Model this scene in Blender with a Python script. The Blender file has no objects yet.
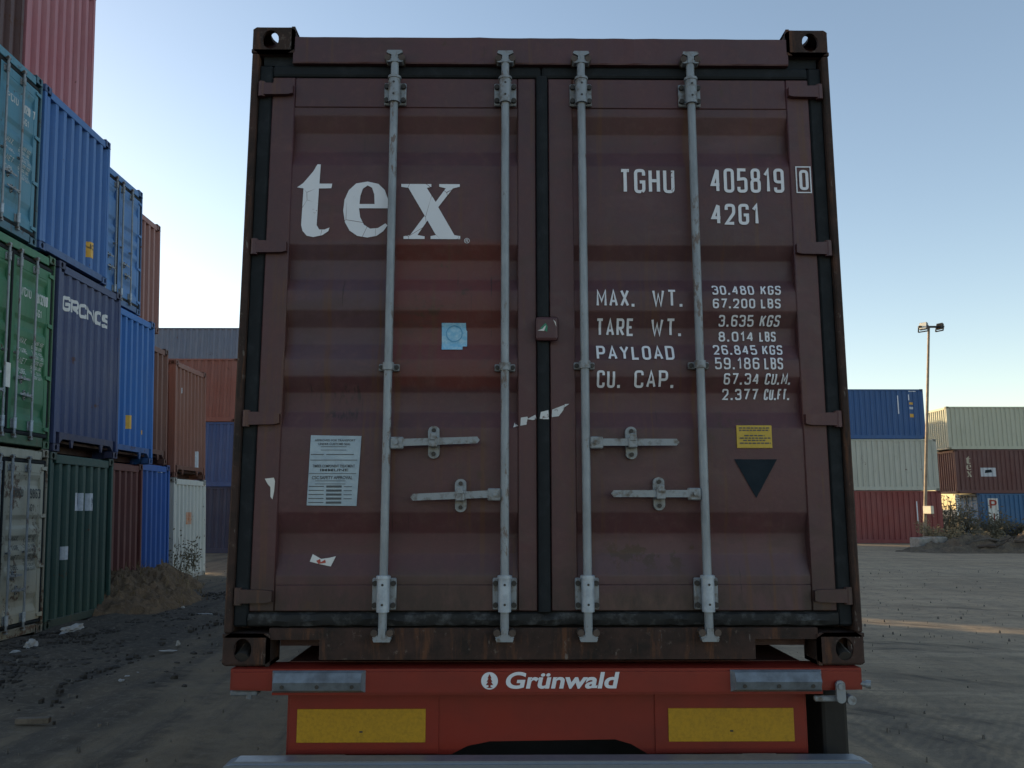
import bpy, bmesh, math, random
from mathutils import Vector, Matrix, noise
R = math.radians
S = bpy.context.scene
COL = S.collection
random.seed(7)

# ------------------------------------------------------------------ camera, sky, sun, exposure
CAM = (-.157, -3.253, 1.74)
cd = bpy.data.cameras.new('camera'); cam = bpy.data.objects.new('camera', cd); COL.objects.link(cam)
cam.location = CAM; cam.rotation_euler = (R(90 + 8.5), 0, R(-.6))
cd.sensor_width = 36; cd.lens = 36 * 830 / 1024; cd.clip_start = .05; cd.clip_end = 2000
S.camera = cam
SUN_EL, SUN_AZ = 8.0, -56.0            # azimuth clockwise from +Y (ahead); the sun stands ahead and to the left
w = bpy.data.worlds.new('World'); S.world = w; w.use_nodes = True
nt = w.node_tree; bg = nt.nodes['Background']
sk = nt.nodes.new('ShaderNodeTexSky'); sk.sky_type = 'NISHITA'; sk.sun_disc = False
sk.sun_elevation = R(SUN_EL); sk.sun_rotation = R(SUN_AZ)
sk.altitude = 100; sk.air_density = .95; sk.dust_density = .45; sk.ozone_density = 1.5
tint = nt.nodes.new('ShaderNodeMix'); tint.data_type = 'RGBA'; tint.blend_type = 'MULTIPLY'; tint.inputs[0].default_value = 1
tint.inputs[7].default_value = (1.16, .985, .90, 1)                 # dusty, slightly warm air
nt.links.new(sk.outputs[0], tint.inputs[6]); nt.links.new(tint.outputs[2], bg.inputs[0]); bg.inputs[1].default_value = .15
sd = bpy.data.lights.new('sun', 'SUN'); sun = bpy.data.objects.new('sun', sd); COL.objects.link(sun)
sd.energy = 3.2; sd.angle = R(.5); sd.color = (1, .74, .42)
sdir = Vector((math.sin(R(SUN_AZ)) * math.cos(R(SUN_EL)), math.cos(R(SUN_AZ)) * math.cos(R(SUN_EL)), math.sin(R(SUN_EL))))
sun.rotation_euler = sdir.to_track_quat('Z', 'Y').to_euler(); sun.location = (-30, 20, 30)
S.view_settings.view_transform = 'Standard'; S.view_settings.look = 'None'
S.view_settings.exposure = 1.28; S.view_settings.gamma = 1

# ------------------------------------------------------------------ helpers
XF = [None]                                   # optional point transform applied to everything linked by obj()
def tag(o, label=None, cat=None, group=None, kind=None):
    if label: o['label'] = label
    if cat: o['category'] = cat
    if group: o['group'] = group
    if kind: o['kind'] = kind
    return o
def empty(name, loc=(0, 0, 0), rz=0, M=None):
    o = bpy.data.objects.new(name, None); COL.objects.link(o); o.empty_display_size = .3
    if M is not None: o.matrix_world = M
    else: o.location = loc; o.rotation_euler = (0, 0, rz)
    return o
def obj(name, bm, mat, parent=None, smooth=False):
    if XF[0]:
        for v in bm.verts: v.co = XF[0](v.co)
    me = bpy.data.meshes.new(name); bm.normal_update(); bm.to_mesh(me); bm.free()
    for m in (mat if isinstance(mat, (list, tuple)) else [mat]): me.materials.append(m)
    if smooth:
        for p in me.polygons: p.use_smooth = True
        try: me.set_sharp_from_angle(angle=R(40))
        except Exception: pass
    o = bpy.data.objects.new(name, me); COL.objects.link(o)
    if parent: o.parent = parent
    return o
def B(): return bmesh.new()
def box(bm, x0, x1, y0, y1, z0, z1, bev=0, seg=1):
    vs = [bm.verts.new((x, y, z)) for x in (x0, x1) for y in (y0, y1) for z in (z0, z1)]
    fs = [bm.faces.new([vs[i] for i in q]) for q in ((0,1,3,2),(4,6,7,5),(0,4,5,1),(2,3,7,6),(0,2,6,4),(1,5,7,3))]
    if bev:
        es = list({e for f in fs for e in f.edges})
        bmesh.ops.bevel(bm, geom=es, offset=bev, segments=seg, affect='EDGES', profile=.5)
    return bm
def cyl(bm, p0, p1, r0, r1=None, n=12, cap=True):
    r1 = r0 if r1 is None else r1
    p0, p1 = Vector(p0), Vector(p1); d = (p1 - p0).normalized()
    a = d.orthogonal().normalized(); b = d.cross(a)
    A = [bm.verts.new(p0 + (a * math.cos(t) + b * math.sin(t)) * r0) for t in [2 * math.pi * i / n for i in range(n)]]
    C = [bm.verts.new(p1 + (a * math.cos(t) + b * math.sin(t)) * r1) for t in [2 * math.pi * i / n for i in range(n)]]
    for i in range(n): bm.faces.new((A[i], A[(i + 1) % n], C[(i + 1) % n], C[i]))
    if cap: bm.faces.new(A[::-1]); bm.faces.new(C)
    return bm
def tube(bm, pts, rs, n=6):
    pts = [Vector(p) for p in pts]; rings = []
    for i, p in enumerate(pts):
        d = (pts[min(i + 1, len(pts) - 1)] - pts[max(i - 1, 0)]).normalized()
        a = d.orthogonal().normalized(); b = d.cross(a); r = rs[i] if isinstance(rs, (list, tuple)) else rs
        rings.append([bm.verts.new(p + (a * math.cos(2*math.pi*k/n) + b * math.sin(2*math.pi*k/n)) * r) for k in range(n)])
    for A, C in zip(rings, rings[1:]):
        for k in range(n): bm.faces.new((A[k], A[(k+1) % n], C[(k+1) % n], C[k]))
    bm.faces.new(rings[0][::-1]); bm.faces.new(rings[-1])
    return bm
def prism(bm, pts, y0, y1):
    """outline in (x, z) extruded along y"""
    A = [bm.verts.new((x, y0, z)) for x, z in pts]; C = [bm.verts.new((x, y1, z)) for x, z in pts]
    n = len(pts)
    for i in range(n): bm.faces.new((A[i], C[i], C[(i + 1) % n], A[(i + 1) % n]))
    bm.faces.new(A); bm.faces.new(C[::-1]); return bm
def lathe(bm, prof, c, axis='x', n=32):
    """(offset along axis, radius) profile turned about the axis through c"""
    rings = []
    for u, r in prof:
        ring = []
        for k in range(n):
            t = 2 * math.pi * k / n; a, b = r * math.cos(t), r * math.sin(t)
            ring.append(bm.verts.new((c[0] + u, c[1] + a, c[2] + b) if axis == 'x' else (c[0] + a, c[1] + b, c[2] + u)))
        rings.append(ring)
    for A, C in zip(rings, rings[1:]):
        for k in range(n): bm.faces.new((A[k], A[(k+1) % n], C[(k+1) % n], C[k]))
    return bm
def plus(*bms):
    return bms[0]

# ------------------------------------------------------------------ materials
MATS = {}
class NT:
    def __init__(s, name):
        s.m = bpy.data.materials.new(name); s.m.use_nodes = True; s.t = s.m.node_tree
        s.b = s.t.nodes['Principled BSDF']; s.tc = s.n('ShaderNodeTexCoord')
    def n(s, k, **kw):
        x = s.t.nodes.new(k)
        for a, v in kw.items(): setattr(x, a, v)
        return x
    def l(s, a, b): s.t.links.new(a, b)
    def coords(s, scale=(1, 1, 1), loc=(0, 0, 0), rot=(0, 0, 0)):
        mp = s.n('ShaderNodeMapping'); mp.inputs['Scale'].default_value = scale; mp.inputs['Location'].default_value = loc
        mp.inputs['Rotation'].default_value = rot
        s.l(s.tc.outputs['Object'], mp.inputs['Vector']); return mp.outputs[0]
    def noise(s, vec, scale, detail=5, rough=.6, dist=0):
        x = s.n('ShaderNodeTexNoise'); x.inputs['Scale'].default_value = scale; x.inputs['Detail'].default_value = detail
        x.inputs['Roughness'].default_value = rough; x.inputs['Distortion'].default_value = dist
        s.l(vec, x.inputs['Vector']); return x.outputs['Fac']
    def ramp(s, fac, a, b, va=0, vb=1):
        x = s.n('ShaderNodeMapRange'); x.inputs['From Min'].default_value = a; x.inputs['From Max'].default_value = b
        x.inputs['To Min'].default_value = va; x.inputs['To Max'].default_value = vb; x.clamp = True
        s.l(fac, x.inputs['Value']); return x.outputs[0]
    def math(s, op, a, b=None):
        x = s.n('ShaderNodeMath', operation=op)
        for i, v in enumerate((a, b)):
            if v is None: continue
            if isinstance(v, (int, float)): x.inputs[i].default_value = v
            else: s.l(v, x.inputs[i])
        return x.outputs[0]
    def mix(s, fac, a, b):
        x = s.n('ShaderNodeMix', data_type='RGBA')
        for i, v in ((0, fac), (6, a), (7, b)):
            if isinstance(v, (int, float)): x.inputs[i].default_value = v
            elif isinstance(v, tuple): x.inputs[i].default_value = (*v, 1) if len(v) == 3 else v
            else: s.l(v, x.inputs[i])
        return x.outputs[2]
    def sep(s):
        x = s.n('ShaderNodeSeparateXYZ'); s.l(s.tc.outputs['Object'], x.inputs[0]); return x.outputs
    def out(s, col, rough=.6, metal=0, bump=None, strength=.2, dist=.01, spec=.4):
        b = s.b
        if isinstance(col, tuple): b.inputs['Base Color'].default_value = (*col, 1)
        else: s.l(col, b.inputs['Base Color'])
        if isinstance(rough, (int, float)): b.inputs['Roughness'].default_value = rough
        else: s.l(rough, b.inputs['Roughness'])
        b.inputs['Metallic'].default_value = metal; b.inputs['Specular IOR Level'].default_value = spec
        if bump is not None:
            x = s.n('ShaderNodeBump'); x.inputs['Strength'].default_value = strength; x.inputs['Distance'].default_value = dist
            s.l(bump, x.inputs['Height']); s.l(x.outputs[0], b.inputs['Normal'])
        return s.m
def mul(c, k): return tuple(min(1, x * k) for x in c)
RUST = (.11, .045, .022)
def paint(name, c, rust=.35, fade=.35, grime=.35, dark=.5, rough=.55, seed=0):
    """weathered container paint: faded blotches, rain streaks, rust spots"""
    s = NT(name); loc = (seed * 3.1, seed * 1.7, seed * .9); c = mul(c, .95)
    v = s.coords(loc=loc)
    grey = sum(c) / 3
    faded = tuple(x * .7 + (grey + .06) * .45 for x in c)
    col = s.mix(s.ramp(s.noise(v, .9, 5), .35, .7, 0, fade), c, faded)
    st = s.noise(s.coords((5, 5, .45), loc), 1.6, 5)
    col = s.mix(s.ramp(st, .5, .72, 0, grime), col, mul(c, dark))
    fine = s.noise(v, 22, 6, .7)
    col = s.mix(s.ramp(fine, .45, .75, 0, .22), col, mul(c, 1.35))
    rn = s.math('ADD', s.math('MULTIPLY', s.noise(v, 2.2, 4), .55), s.math('MULTIPLY', s.noise(v, 15, 6, .7), .45))
    rf = s.ramp(rn, .66 - .14 * rust, .70 - .12 * rust, 0, .85)
    rstk = s.ramp(s.noise(s.coords((9, 9, .5), (loc[0] + 4, 1, 2)), 1.4, 4), .62, .75, 0, rust * .6)
    col = s.mix(rstk, col, (.09, .045, .028))
    col = s.mix(rf, col, s.mix(fine, (.05, .022, .014), RUST))
    rg = s.math('ADD', s.math('MULTIPLY', rf, .3), s.ramp(fine, .3, .7, rough - .08, rough + .1))
    return s.out(col, rg, 0, s.math('ADD', s.noise(v, 7, 3), s.math('MULTIPLY', fine, .4)), .25, .006)
def plain(name, c, var=.25, rough=.6, metal=0, scale=8, bump=.15, c2=None, lo=.4, hi=.7):
    s = NT(name); v = s.coords(); f = s.noise(v, scale, 6, .65)
    col = s.mix(s.ramp(f, lo, hi), c, c2 or mul(c, 1 - var))
    return s.out(col, s.ramp(f, .3, .7, rough - .08, rough + .08), metal, s.noise(v, scale * 4, 4), bump, .004)
def worn_white(name, c=(.70, .73, .79), back=(.085, .035, .033), wear=.60, crack=True, scale=10):
    s = NT(name); v = s.coords()
    f = s.ramp(s.noise(v, scale * 2.2, 7, .75), wear, wear + .04)
    if crack:
        vo = s.n('ShaderNodeTexVoronoi', feature='DISTANCE_TO_EDGE'); vo.inputs['Scale'].default_value = 9
        s.l(s.coords((1, 1, .8)), vo.inputs['Vector'])
        ck = s.math('MULTIPLY', s.ramp(vo.outputs['Distance'], .003, .009, 1, 0), s.ramp(s.noise(v, 5, 2), .48, .55))
        f = s.math('MAXIMUM', f, ck)
    col = s.mix(f, s.mix(s.noise(v, 6, 4), c, mul(c, .8)), back)
    return s.out(col, .6)

# main maroon container paint: repainted patches, grease smears, rust
def main_paint():
    s = NT('maroon_container_paint'); v = s.coords(); x, y, z = s.sep()
    base = (.073, .0245, .0285)
    col = s.mix(s.ramp(s.noise(v, 1.6, 6, .65), .38, .62), base, (.055, .0225, .0275))
    def bx(x0, x1, z0, z1, e=.012):
        wob = s.math('MULTIPLY', s.math('SUBTRACT', s.noise(v, 3, 3), .5), .06)
        xx = s.math('ADD', x, wob); zz = s.math('ADD', z, wob)
        a = s.math('MULTIPLY', s.ramp(xx, x0 - e, x0 + e), s.ramp(xx, x1 - e, x1 + e, 1, 0))
        b = s.math('MULTIPLY', s.ramp(zz, z0 - e, z0 + e), s.ramp(zz, z1 - e, z1 + e, 1, 0))
        return s.math('MULTIPLY', a, b)
    col = s.mix(s.math('MULTIPLY', bx(-1.0, -.61, 1.10, 1.66), .75), col, (.064, .036, .048))     # purplish touch-up
    col = s.mix(s.math('MULTIPLY', bx(-.60, -.15, 1.06, 1.67), .95), col, (.098, .0225, .0195))      # fresh red primer
    col = s.mix(s.math('MULTIPLY', bx(.2, 1.0, .12, .47), .5), col, (.10, .050, .058))
    col = s.mix(s.math('MULTIPLY', bx(-.66, -.12, .18, .34), .5), col, (.082, .048, .038))
    col = s.mix(s.math('MULTIPLY', bx(.155, .62, .16, .26), .6), col, (.088, .052, .038))
    streak = s.noise(s.coords((11, 11, .8)), 1.5, 5)
    col = s.mix(s.ramp(streak, .52, .72, 0, .4), col, (.068, .034, .027))
    fine = s.noise(v, 26, 7, .72)
    col = s.mix(s.ramp(fine, .5, .8, 0, .3), col, (.16, .085, .078))
    smear = s.noise(s.coords((2.2, 1, 5), (3, 0, 1)), 1.6, 8, .72, .6)
    col = s.mix(s.ramp(smear, .52, .66, 0, .55), col, (.050, .026, .024))
    chalk = s.noise(s.coords((1.2, 1, 3), (9, 0, 4)), 1.3, 7, .7)
    col = s.mix(s.ramp(chalk, .55, .72, 0, .4), col, (.125, .068, .068))
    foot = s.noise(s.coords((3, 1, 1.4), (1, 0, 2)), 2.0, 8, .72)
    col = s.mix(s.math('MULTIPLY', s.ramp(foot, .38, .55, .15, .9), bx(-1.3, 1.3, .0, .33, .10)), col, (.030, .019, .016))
    run = s.noise(s.coords((16, 1, .5), (2, 0, 7)), 1.4, 5, .6)
    col = s.mix(s.math('MULTIPLY', s.ramp(run, .55, .64, 0, .8), s.ramp(s.noise(v, 1.3, 3), .42, .52)), col, (.085, .036, .018))
    # greasy scrubbed-out handwriting between the bars
    gn = s.noise(s.coords((26, 1, 9)), 1, 4, .7, 1.5)
    g = s.math('MULTIPLY', s.ramp(gn, .5, .58), s.math('MAXIMUM', bx(-.94, -.72, 1.0, 1.07), bx(-.86, -.72, .93, .97)))
    col = s.mix(s.math('MULTIPLY', g, .75), col, (.022, .014, .014))
    # rust scabs, thicker low down on the right door
    rn = s.math('ADD', s.math('MULTIPLY', s.noise(v, 3.0, 4), .5), s.math('MULTIPLY', s.noise(v, 18, 6, .7), .5))
    rf = s.ramp(rn, .60, .64, 0, .9)
    low = s.ramp(s.noise(v, 9, 5, .7), .52, .56)
    rf = s.math('MAXIMUM', rf, s.math('MULTIPLY', low, bx(.24, .62, .34, .46, .03)))
    col = s.mix(rf, col, s.mix(fine, (.030, .017, .013), (.075, .034, .020)))
    # fine scratches
    sc = s.ramp(s.noise(s.coords((60, 1, 2.5)), 1, 3), .69, .71, 0, .75)
    col = s.mix(sc, col, (.02, .012, .012))
    return s.out(col, s.ramp(fine, .3, .7, .42, .62), 0, s.math('ADD', s.noise(v, 4, 4), s.math('MULTIPLY', fine, .25)), .35, .008, .45)
def sill_paint(nm='rusty_grimy_steel', a=(.050, .028, .023), b=(.020, .015, .013)):
    s = NT(nm); v = s.coords(); f = s.noise(v, 9, 7, .7); st = s.noise(s.coords((14, 14, 2)), 1.5, 6, .7)
    col = s.mix(s.ramp(f, .35, .65), a, b)
    col = s.mix(s.ramp(st, .52, .66, 0, .8), col, (.105, .046, .024))
    col = s.mix(s.ramp(s.noise(v, 30, 6, .75), .6, .68, 0, .5), col, (.16, .13, .11))
    sc = s.ramp(s.noise(s.coords((30, 4, 7), (1, 2, 3)), 1, 4, .7), .64, .68, 0, .6)
    col = s.mix(sc, col, (.16, .145, .135))
    return s.out(col, .8, 0, f, .6, .008, .25)
def gasket_mat(name, c=(.010, .013, .016), c2=(.026, .031, .036)):
    s = NT(name); v = s.coords(); f = s.noise(v, 14, 6, .7)
    col = s.mix(s.ramp(f, .5, .75, 0, .8), c, c2)
    return s.out(col, .7, 0, f, .3, .006, .2)
def bar_mat():
    s = NT('galvanised_bar'); v = s.coords(); f = s.noise(s.coords((6, 6, 2)), 3, 6, .7)
    col = s.mix(s.ramp(f, .35, .7), (.255, .29, .325), (.16, .18, .20))
    r = s.ramp(s.noise(s.coords((12, 12, 5)), 1, 6, .72), .58, .63, 0, .8)
    col = s.mix(r, col, (.10, .06, .04))
    return s.out(col, .5, .15, f, .15, .003)

M = {}
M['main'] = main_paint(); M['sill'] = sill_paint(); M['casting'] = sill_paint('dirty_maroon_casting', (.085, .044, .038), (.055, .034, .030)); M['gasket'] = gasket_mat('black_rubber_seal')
M['old_seal'] = gasket_mat('torn_dirty_seal', (.018, .019, .020), (.11, .115, .12))
M['bar'] = bar_mat(); M['zinc'] = plain('zinc_hardware', (.215, .24, .265), .45, .5, .2, 26, .25, (.10, .085, .07), .5, .68)
M['bright_zinc'] = plain('bright_zinc_sleeve', (.36, .42, .49), .35, .45, .2, 20, .15)
M['keeper'] = plain('rusty_keeper', (.075, .055, .045), .4, .7); M['bolt'] = plain('dark_bolt', (.035, .032, .03), .3, .6)
M['letter'] = worn_white('worn_white_lettering'); M['letter2'] = worn_white('white_stencil_paint', wear=.665, crack=False)
M['letter_far'] = worn_white('faded_white_marking', (.55, .57, .58), (.06, .07, .08), .62, False)
M['plate'] = plain('aluminium_plate', (.27, .35, .43), .15, .4, .3, 30, .1)
M['print'] = plain('dark_print', (.07, .08, .09), .1, .7)
M['blue_sticker'] = plain('pale_blue_sticker', (.16, .40, .60), .35, .5, 0, 60, .05, (.36, .56, .68))
M['blue_ink'] = plain('blue_ink', (.09, .30, .50), .1, .5)
M['yellow_plate'] = plain('yellow_plate', (.48, .33, .04), .2, .5, 0, 20, .05)
M['navy_paint'] = plain('dark_blue_paint', (.006, .014, .022), .2, .95)
M['tape'] = worn_white('torn_white_tape', (.60, .62, .64), (.085, .035, .033), .58, False, 26)
M['bag'] = plain('dirty_white_plastic', (.34, .34, .335), .35, .6); M['paper'] = plain('torn_paper', (.60, .60, .58), .2, .7)
M['red_print'] = plain('red_print', (.35, .06, .04), .2, .7)
M['green_print'] = plain('green_print', (.03, .20, .12), .2, .7)
M['trailer_red'] = plain('trailer_red_paint', (.190, .0175, .0105), .28, .42, 0, 3, .08)
M['trailer_dusty'] = plain('dusty_red_paint', (.10, .03, .024), .35, .6, 0, 5, .1, (.07, .045, .04))
M['reflector'] = plain('amber_reflective_sheet', (.40, .225, .012), .3, .4, 0, 90, .05)
M['alu'] = plain('aluminium_profile', (.19, .215, .25), .15, .38, .4, 12, .05)
M['buffer'] = plain('galvanised_buffer', (.165, .195, .23), .35, .5, .2, 14, .25, (.085, .095, .11))
M['rubber'] = plain('black_rubber', (.014, .014, .014), .3, .7)
M['black'] = plain('black_plastic', (.006, .006, .007), .3, .6)
M['logo'] = plain('white_logo_film', (.60, .63, .68), .08, .5)
M['chassis'] = plain('dark_chassis_steel', (.05, .018, .014), .4, .6)
M['wood'] = plain('old_plank', (.13, .11, .09), .4, .8, 0, 14, .4)

# ------------------------------------------------------------------ flat marks draped on a surface
def curve_mesh(splines=None, text=None, fatten=0, space=1.0):
    if text is not None:
        cu = bpy.data.curves.new('t', 'FONT'); cu.body = text; cu.size = 1; cu.offset = fatten; cu.space_character = space
    else:
        cu = bpy.data.curves.new('t', 'CURVE'); cu.dimensions = '2D'; cu.fill_mode = 'FRONT'
        for sp in splines:
            q = cu.splines.new('POLY'); q.points.add(len(sp) - 1); q.use_cyclic_u = True
            for p, (a, b) in zip(q.points, sp): p.co = (a, b, 0, 1)
    o = bpy.data.objects.new('t', cu); COL.objects.link(o)
    dg = bpy.context.evaluated_depsgraph_get(); me = bpy.data.meshes.new_from_object(o.evaluated_get(dg))
    bm = B(); bm.from_mesh(me)
    bpy.data.objects.remove(o); bpy.data.curves.remove(cu); bpy.data.meshes.remove(me)
    return bm
def fit(bm, u0, u1, v0, v1):
    xs = [v.co.x for v in bm.verts]; ys = [v.co.y for v in bm.verts]
    a, b, c, d = min(xs), max(xs), min(ys), max(ys)
    for v in bm.verts:
        v.co = ((v.co.x - a) / (b - a) * (u1 - u0) + u0, (v.co.y - c) / (d - c) * (v1 - v0) + v0, 0)
    return bm
def cut(bm, axis, ts):
    for t in ts:
        co = (t, 0, 0) if axis == 0 else (0, t, 0); no = (1, 0, 0) if axis == 0 else (0, 1, 0)
        bmesh.ops.bisect_plane(bm, geom=bm.verts[:] + bm.edges[:] + bm.faces[:], plane_co=co, plane_no=no, dist=1e-6)
    return bm
def drape_front(bm, f, lift=.0025):
    """(u, v) -> front face: x = u, z = v, y = f(u, v) - lift"""
    for v in bm.verts: u, t, z = v.co; v.co = (u, f(u, t) - lift - z, t)
    return bm

# stencil lettering: every glyph is a few strokes, (x, y[, corner is rounded]); '*' closes the stroke
_r = lambda t: t
GLYPH = {
 '0': (1, ['*', (0,0,1),(1,0,1),(1,1,1),(0,1,1)]), '1': (.55, [(0,.76),(.75,1),(.75,0)]),
 '2': (1, [(0,.74),(0,1,1),(1,1,1),(1,.56,.6),(0,0),(1,0)]), '3': (1, [(0,.8),(0,1,1),(1,1,1),(1,.53,1),(.35,.53)], [(.62,.53),(1,.53,1),(1,0,1),(0,0,1),(0,.2)]),
 '4': (1, [(.76,0),(.76,.97)], [(.72,1),(0,.30),(1,.30)]), '5': (1, [(1,1),(.04,1),(0,.56),(1,.60,1),(1,0,1),(0,0,1),(0,.2)]),
 '6': (1, [(1,.82),(1,1,1),(0,1,1),(0,0,1),(1,0,1),(1,.56,1),(.06,.56)]), '7': (1, [(0,1),(1,1),(.32,0)]),
 '8': (1, ['*', (.06,.54,1),(.94,.54,1),(.94,1,1),(.06,1,1)], ['*', (0,0,1),(1,0,1),(1,.52,1),(0,.52,1)]), '9': (1, [(0,.18),(0,0,1),(1,0,1),(1,1,1),(0,1,1),(0,.44,1),(.94,.44)]),
 'A': (1.05, [(0,0),(.5,1),(1,0)], [(.22,.3),(.78,.3)]), 'B': (1, [(0,0),(0,1),(.95,1,1),(.95,.53,1),(.1,.53)], [(.3,.51),(1,.51,1),(1,0,1),(.08,0)]),
 'C': (1, [(1,.74),(1,1,1),(0,1,1),(0,0,1),(1,0,1),(1,.26)]), 'D': (1, ['*', (0,0),(0,1),(1,1,1),(1,0,1)]), 'E': (.9, [(1,1),(0,1),(0,0),(1,0)], [(.1,.52),(.8,.52)]),
 'F': (.9, [(1,1),(0,1),(0,0)], [(.1,.5),(.8,.5)]), 'G': (1, [(1,.76),(1,1,1),(0,1,1),(0,0,1),(1,0,1),(1,.46),(.5,.46)]), 'H': (1, [(0,0),(0,1)], [(1,0),(1,1)], [(.1,.52),(.9,.52)]),
 'I': (.15, [(.5,0),(.5,1)]), 'K': (1, [(0,0),(0,1)], [(1,1),(.12,.42)], [(.38,.62),(1,0)]), 'L': (.85, [(0,1),(0,0),(1,0)]), 'M': (1.3, [(0,0),(0,1),(.5,.3),(1,1),(1,0)]),
 'N': (1, [(0,0),(0,1),(1,0),(1,1)]), 'O': (1, ['*', (0,0,1),(1,0,1),(1,1,1),(0,1,1)]), 'P': (1, [(0,0),(0,1),(1,1,1),(1,.45,1),(.1,.45)]), 'R': (1, [(0,0),(0,1),(1,1,1),(1,.47,1),(.1,.47)], [(.45,.45),(1,0)]),
 'S': (1, [(1,.8),(1,1,1),(0,1,1),(0,.54,1),(1,.50,1),(1,0,1),(0,0,1),(0,.2)]), 'T': (1, [(0,1),(1,1)], [(.5,.97),(.5,0)]), 'U': (1, [(0,1),(0,0,1),(1,0,1),(1,1)]), 'W': (1.4, [(0,1),(.25,0),(.5,.75),(.75,0),(1,1)]),
 'X': (1.05, [(0,0),(1,1)], [(0,1),(.44,.56)], [(.56,.44),(1,0)]), 'Y': (1.05, [(0,1),(.5,.48),(1,1)], [(.5,.46),(.5,0)]), ' ': (.6,), '.': (.2, ['.']),
}
def stroke_text(t, u0, u1, v0, v1, th, gap=.42, slant=0):
    """lettering in uniform strokes of width th filling the box; returns a flat mesh, x = u, y = v, z = tiny lift per stroke"""
    bm = B(); n = len(t)
    # widths plus gaps, in glyph units; the stroke adds th to each glyph
    tot = sum(GLYPH[c][0] for c in t); k = (u1 - u0 - th * (n if n else 1)) / (tot + gap * (n - 1) + 1e-9)
    x = u0 + th / 2; lift = 0
    for c in t:
        gw = GLYPH[c][0] * k
        for st in GLYPH[c][1:]:
            lift += 1
            z = (lift % 3) * .0004
            if st[0] == '.':
                bm.faces.new([bm.verts.new(p) for p in ((x - th * .5, v0, z), (x + th * .7, v0, z), (x + th * .7, v0 + th * 1.2, z), (x - th * .5, v0 + th * 1.2, z))]); continue
            closed = st[0] == '*'; pts = [p for p in st if p != '*']
            P = [Vector((x + p[0] * gw, v0 + th / 2 + p[1] * (v1 - v0 - th))) for p in pts]; m = len(P); Q = []
            for i, p in enumerate(pts):
                if len(p) > 2 and (closed or 0 < i < m - 1):
                    a, b, q = P[i - 1], P[(i + 1) % m], P[i]; r = min(gw * .42, (a - q).length * .5, (b - q).length * .5) * p[2]
                    A, C = q + (a - q).normalized() * r, q + (b - q).normalized() * r
                    for s_ in range(6): f = s_ / 5; Q.append((1-f)**2 * A + 2*f*(1-f) * q + f*f * C)
                else: Q.append(P[i])
            out = [Q[0]]
            for q in Q[1:]:
                if (q - out[-1]).length > 1e-5: out.append(q)
            if closed and (out[0] - out[-1]).length < 1e-5: out.pop()
            Q = out; m = len(Q); Lf, Rt = [], []
            for i in range(m):
                d0 = (Q[i] - Q[i-1]) if (i or closed) else (Q[1] - Q[0]); d1 = (Q[(i+1) % m] - Q[i]) if (i < m-1 or closed) else (Q[-1] - Q[-2])
                d0 = d0.normalized(); d1 = d1.normalized(); tn = (d0 + d1).normalized() if (d0 + d1).length > 1e-4 else d0
                no = Vector((-tn.y, tn.x)); sc = min(1.8, 1 / max(.3, no.dot(Vector((-d0.y, d0.x))))) * th / 2
                Lf.append(bm.verts.new((*(Q[i] + no * sc), z))); Rt.append(bm.verts.new((*(Q[i] - no * sc), z)))
            for i in range(m if closed else m - 1):
                j = (i + 1) % m; bm.faces.new((Lf[i], Rt[i], Rt[j], Lf[j]))
        x += gw + th + gap * k
    if slant:
        for v in bm.verts: v.co.x += (v.co.y - v0) * slant
    return bm
def rect_mark(u0, u1, v0, v1):
    bm = B(); bm.faces.new([bm.verts.new(p) for p in ((u0, v0, 0), (u1, v0, 0), (u1, v1, 0), (u0, v1, 0))]); return bm
def poly_mark(pts):
    return curve_mesh([pts])

# ------------------------------------------------------------------ shipping container
CW, CH = 2.438, 2.591
TROUGH = [(2.208, 2.140, 2.060, 1.990), (1.650, 1.592, 1.510, 1.458), (1.375, 1.310, 1.240, 1.175), (1.105, 1.045, .965, .900), (.570, .490, .410, .330)]
TD = .031; DOORY = .016
def door_raw(z):
    for a, b, c, d in TROUGH:
        if d <= z <= a:
            if z > b: return DOORY + TD * (a - z) / (a - b)
            if z < c: return DOORY + TD * (z - d) / (c - d)
            return DOORY + TD
    return DOORY
def door_y(u, z):
    if not (-1.032 < u < -.098 or .128 < u < 1.032): return .010
    if z > 2.24 or z < .30: return .010
    k = min(1, max(0, (z - .31) / .04), max(0, (2.23 - z) / .04))
    return sum(door_raw(z + e) for e in (-.005, -.0025, 0, .0025, .005)) / 5 + .0016 * max(0, k) * noise.noise(Vector((u * 2.3, 4, z * 2.6)))
DOOR_CUTS = sorted([t + e for q in TROUGH for t in q for e in (-.005, 0, .005)] + [2.2425, .2965, 1.86, 1.75, .80, .70])
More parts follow.
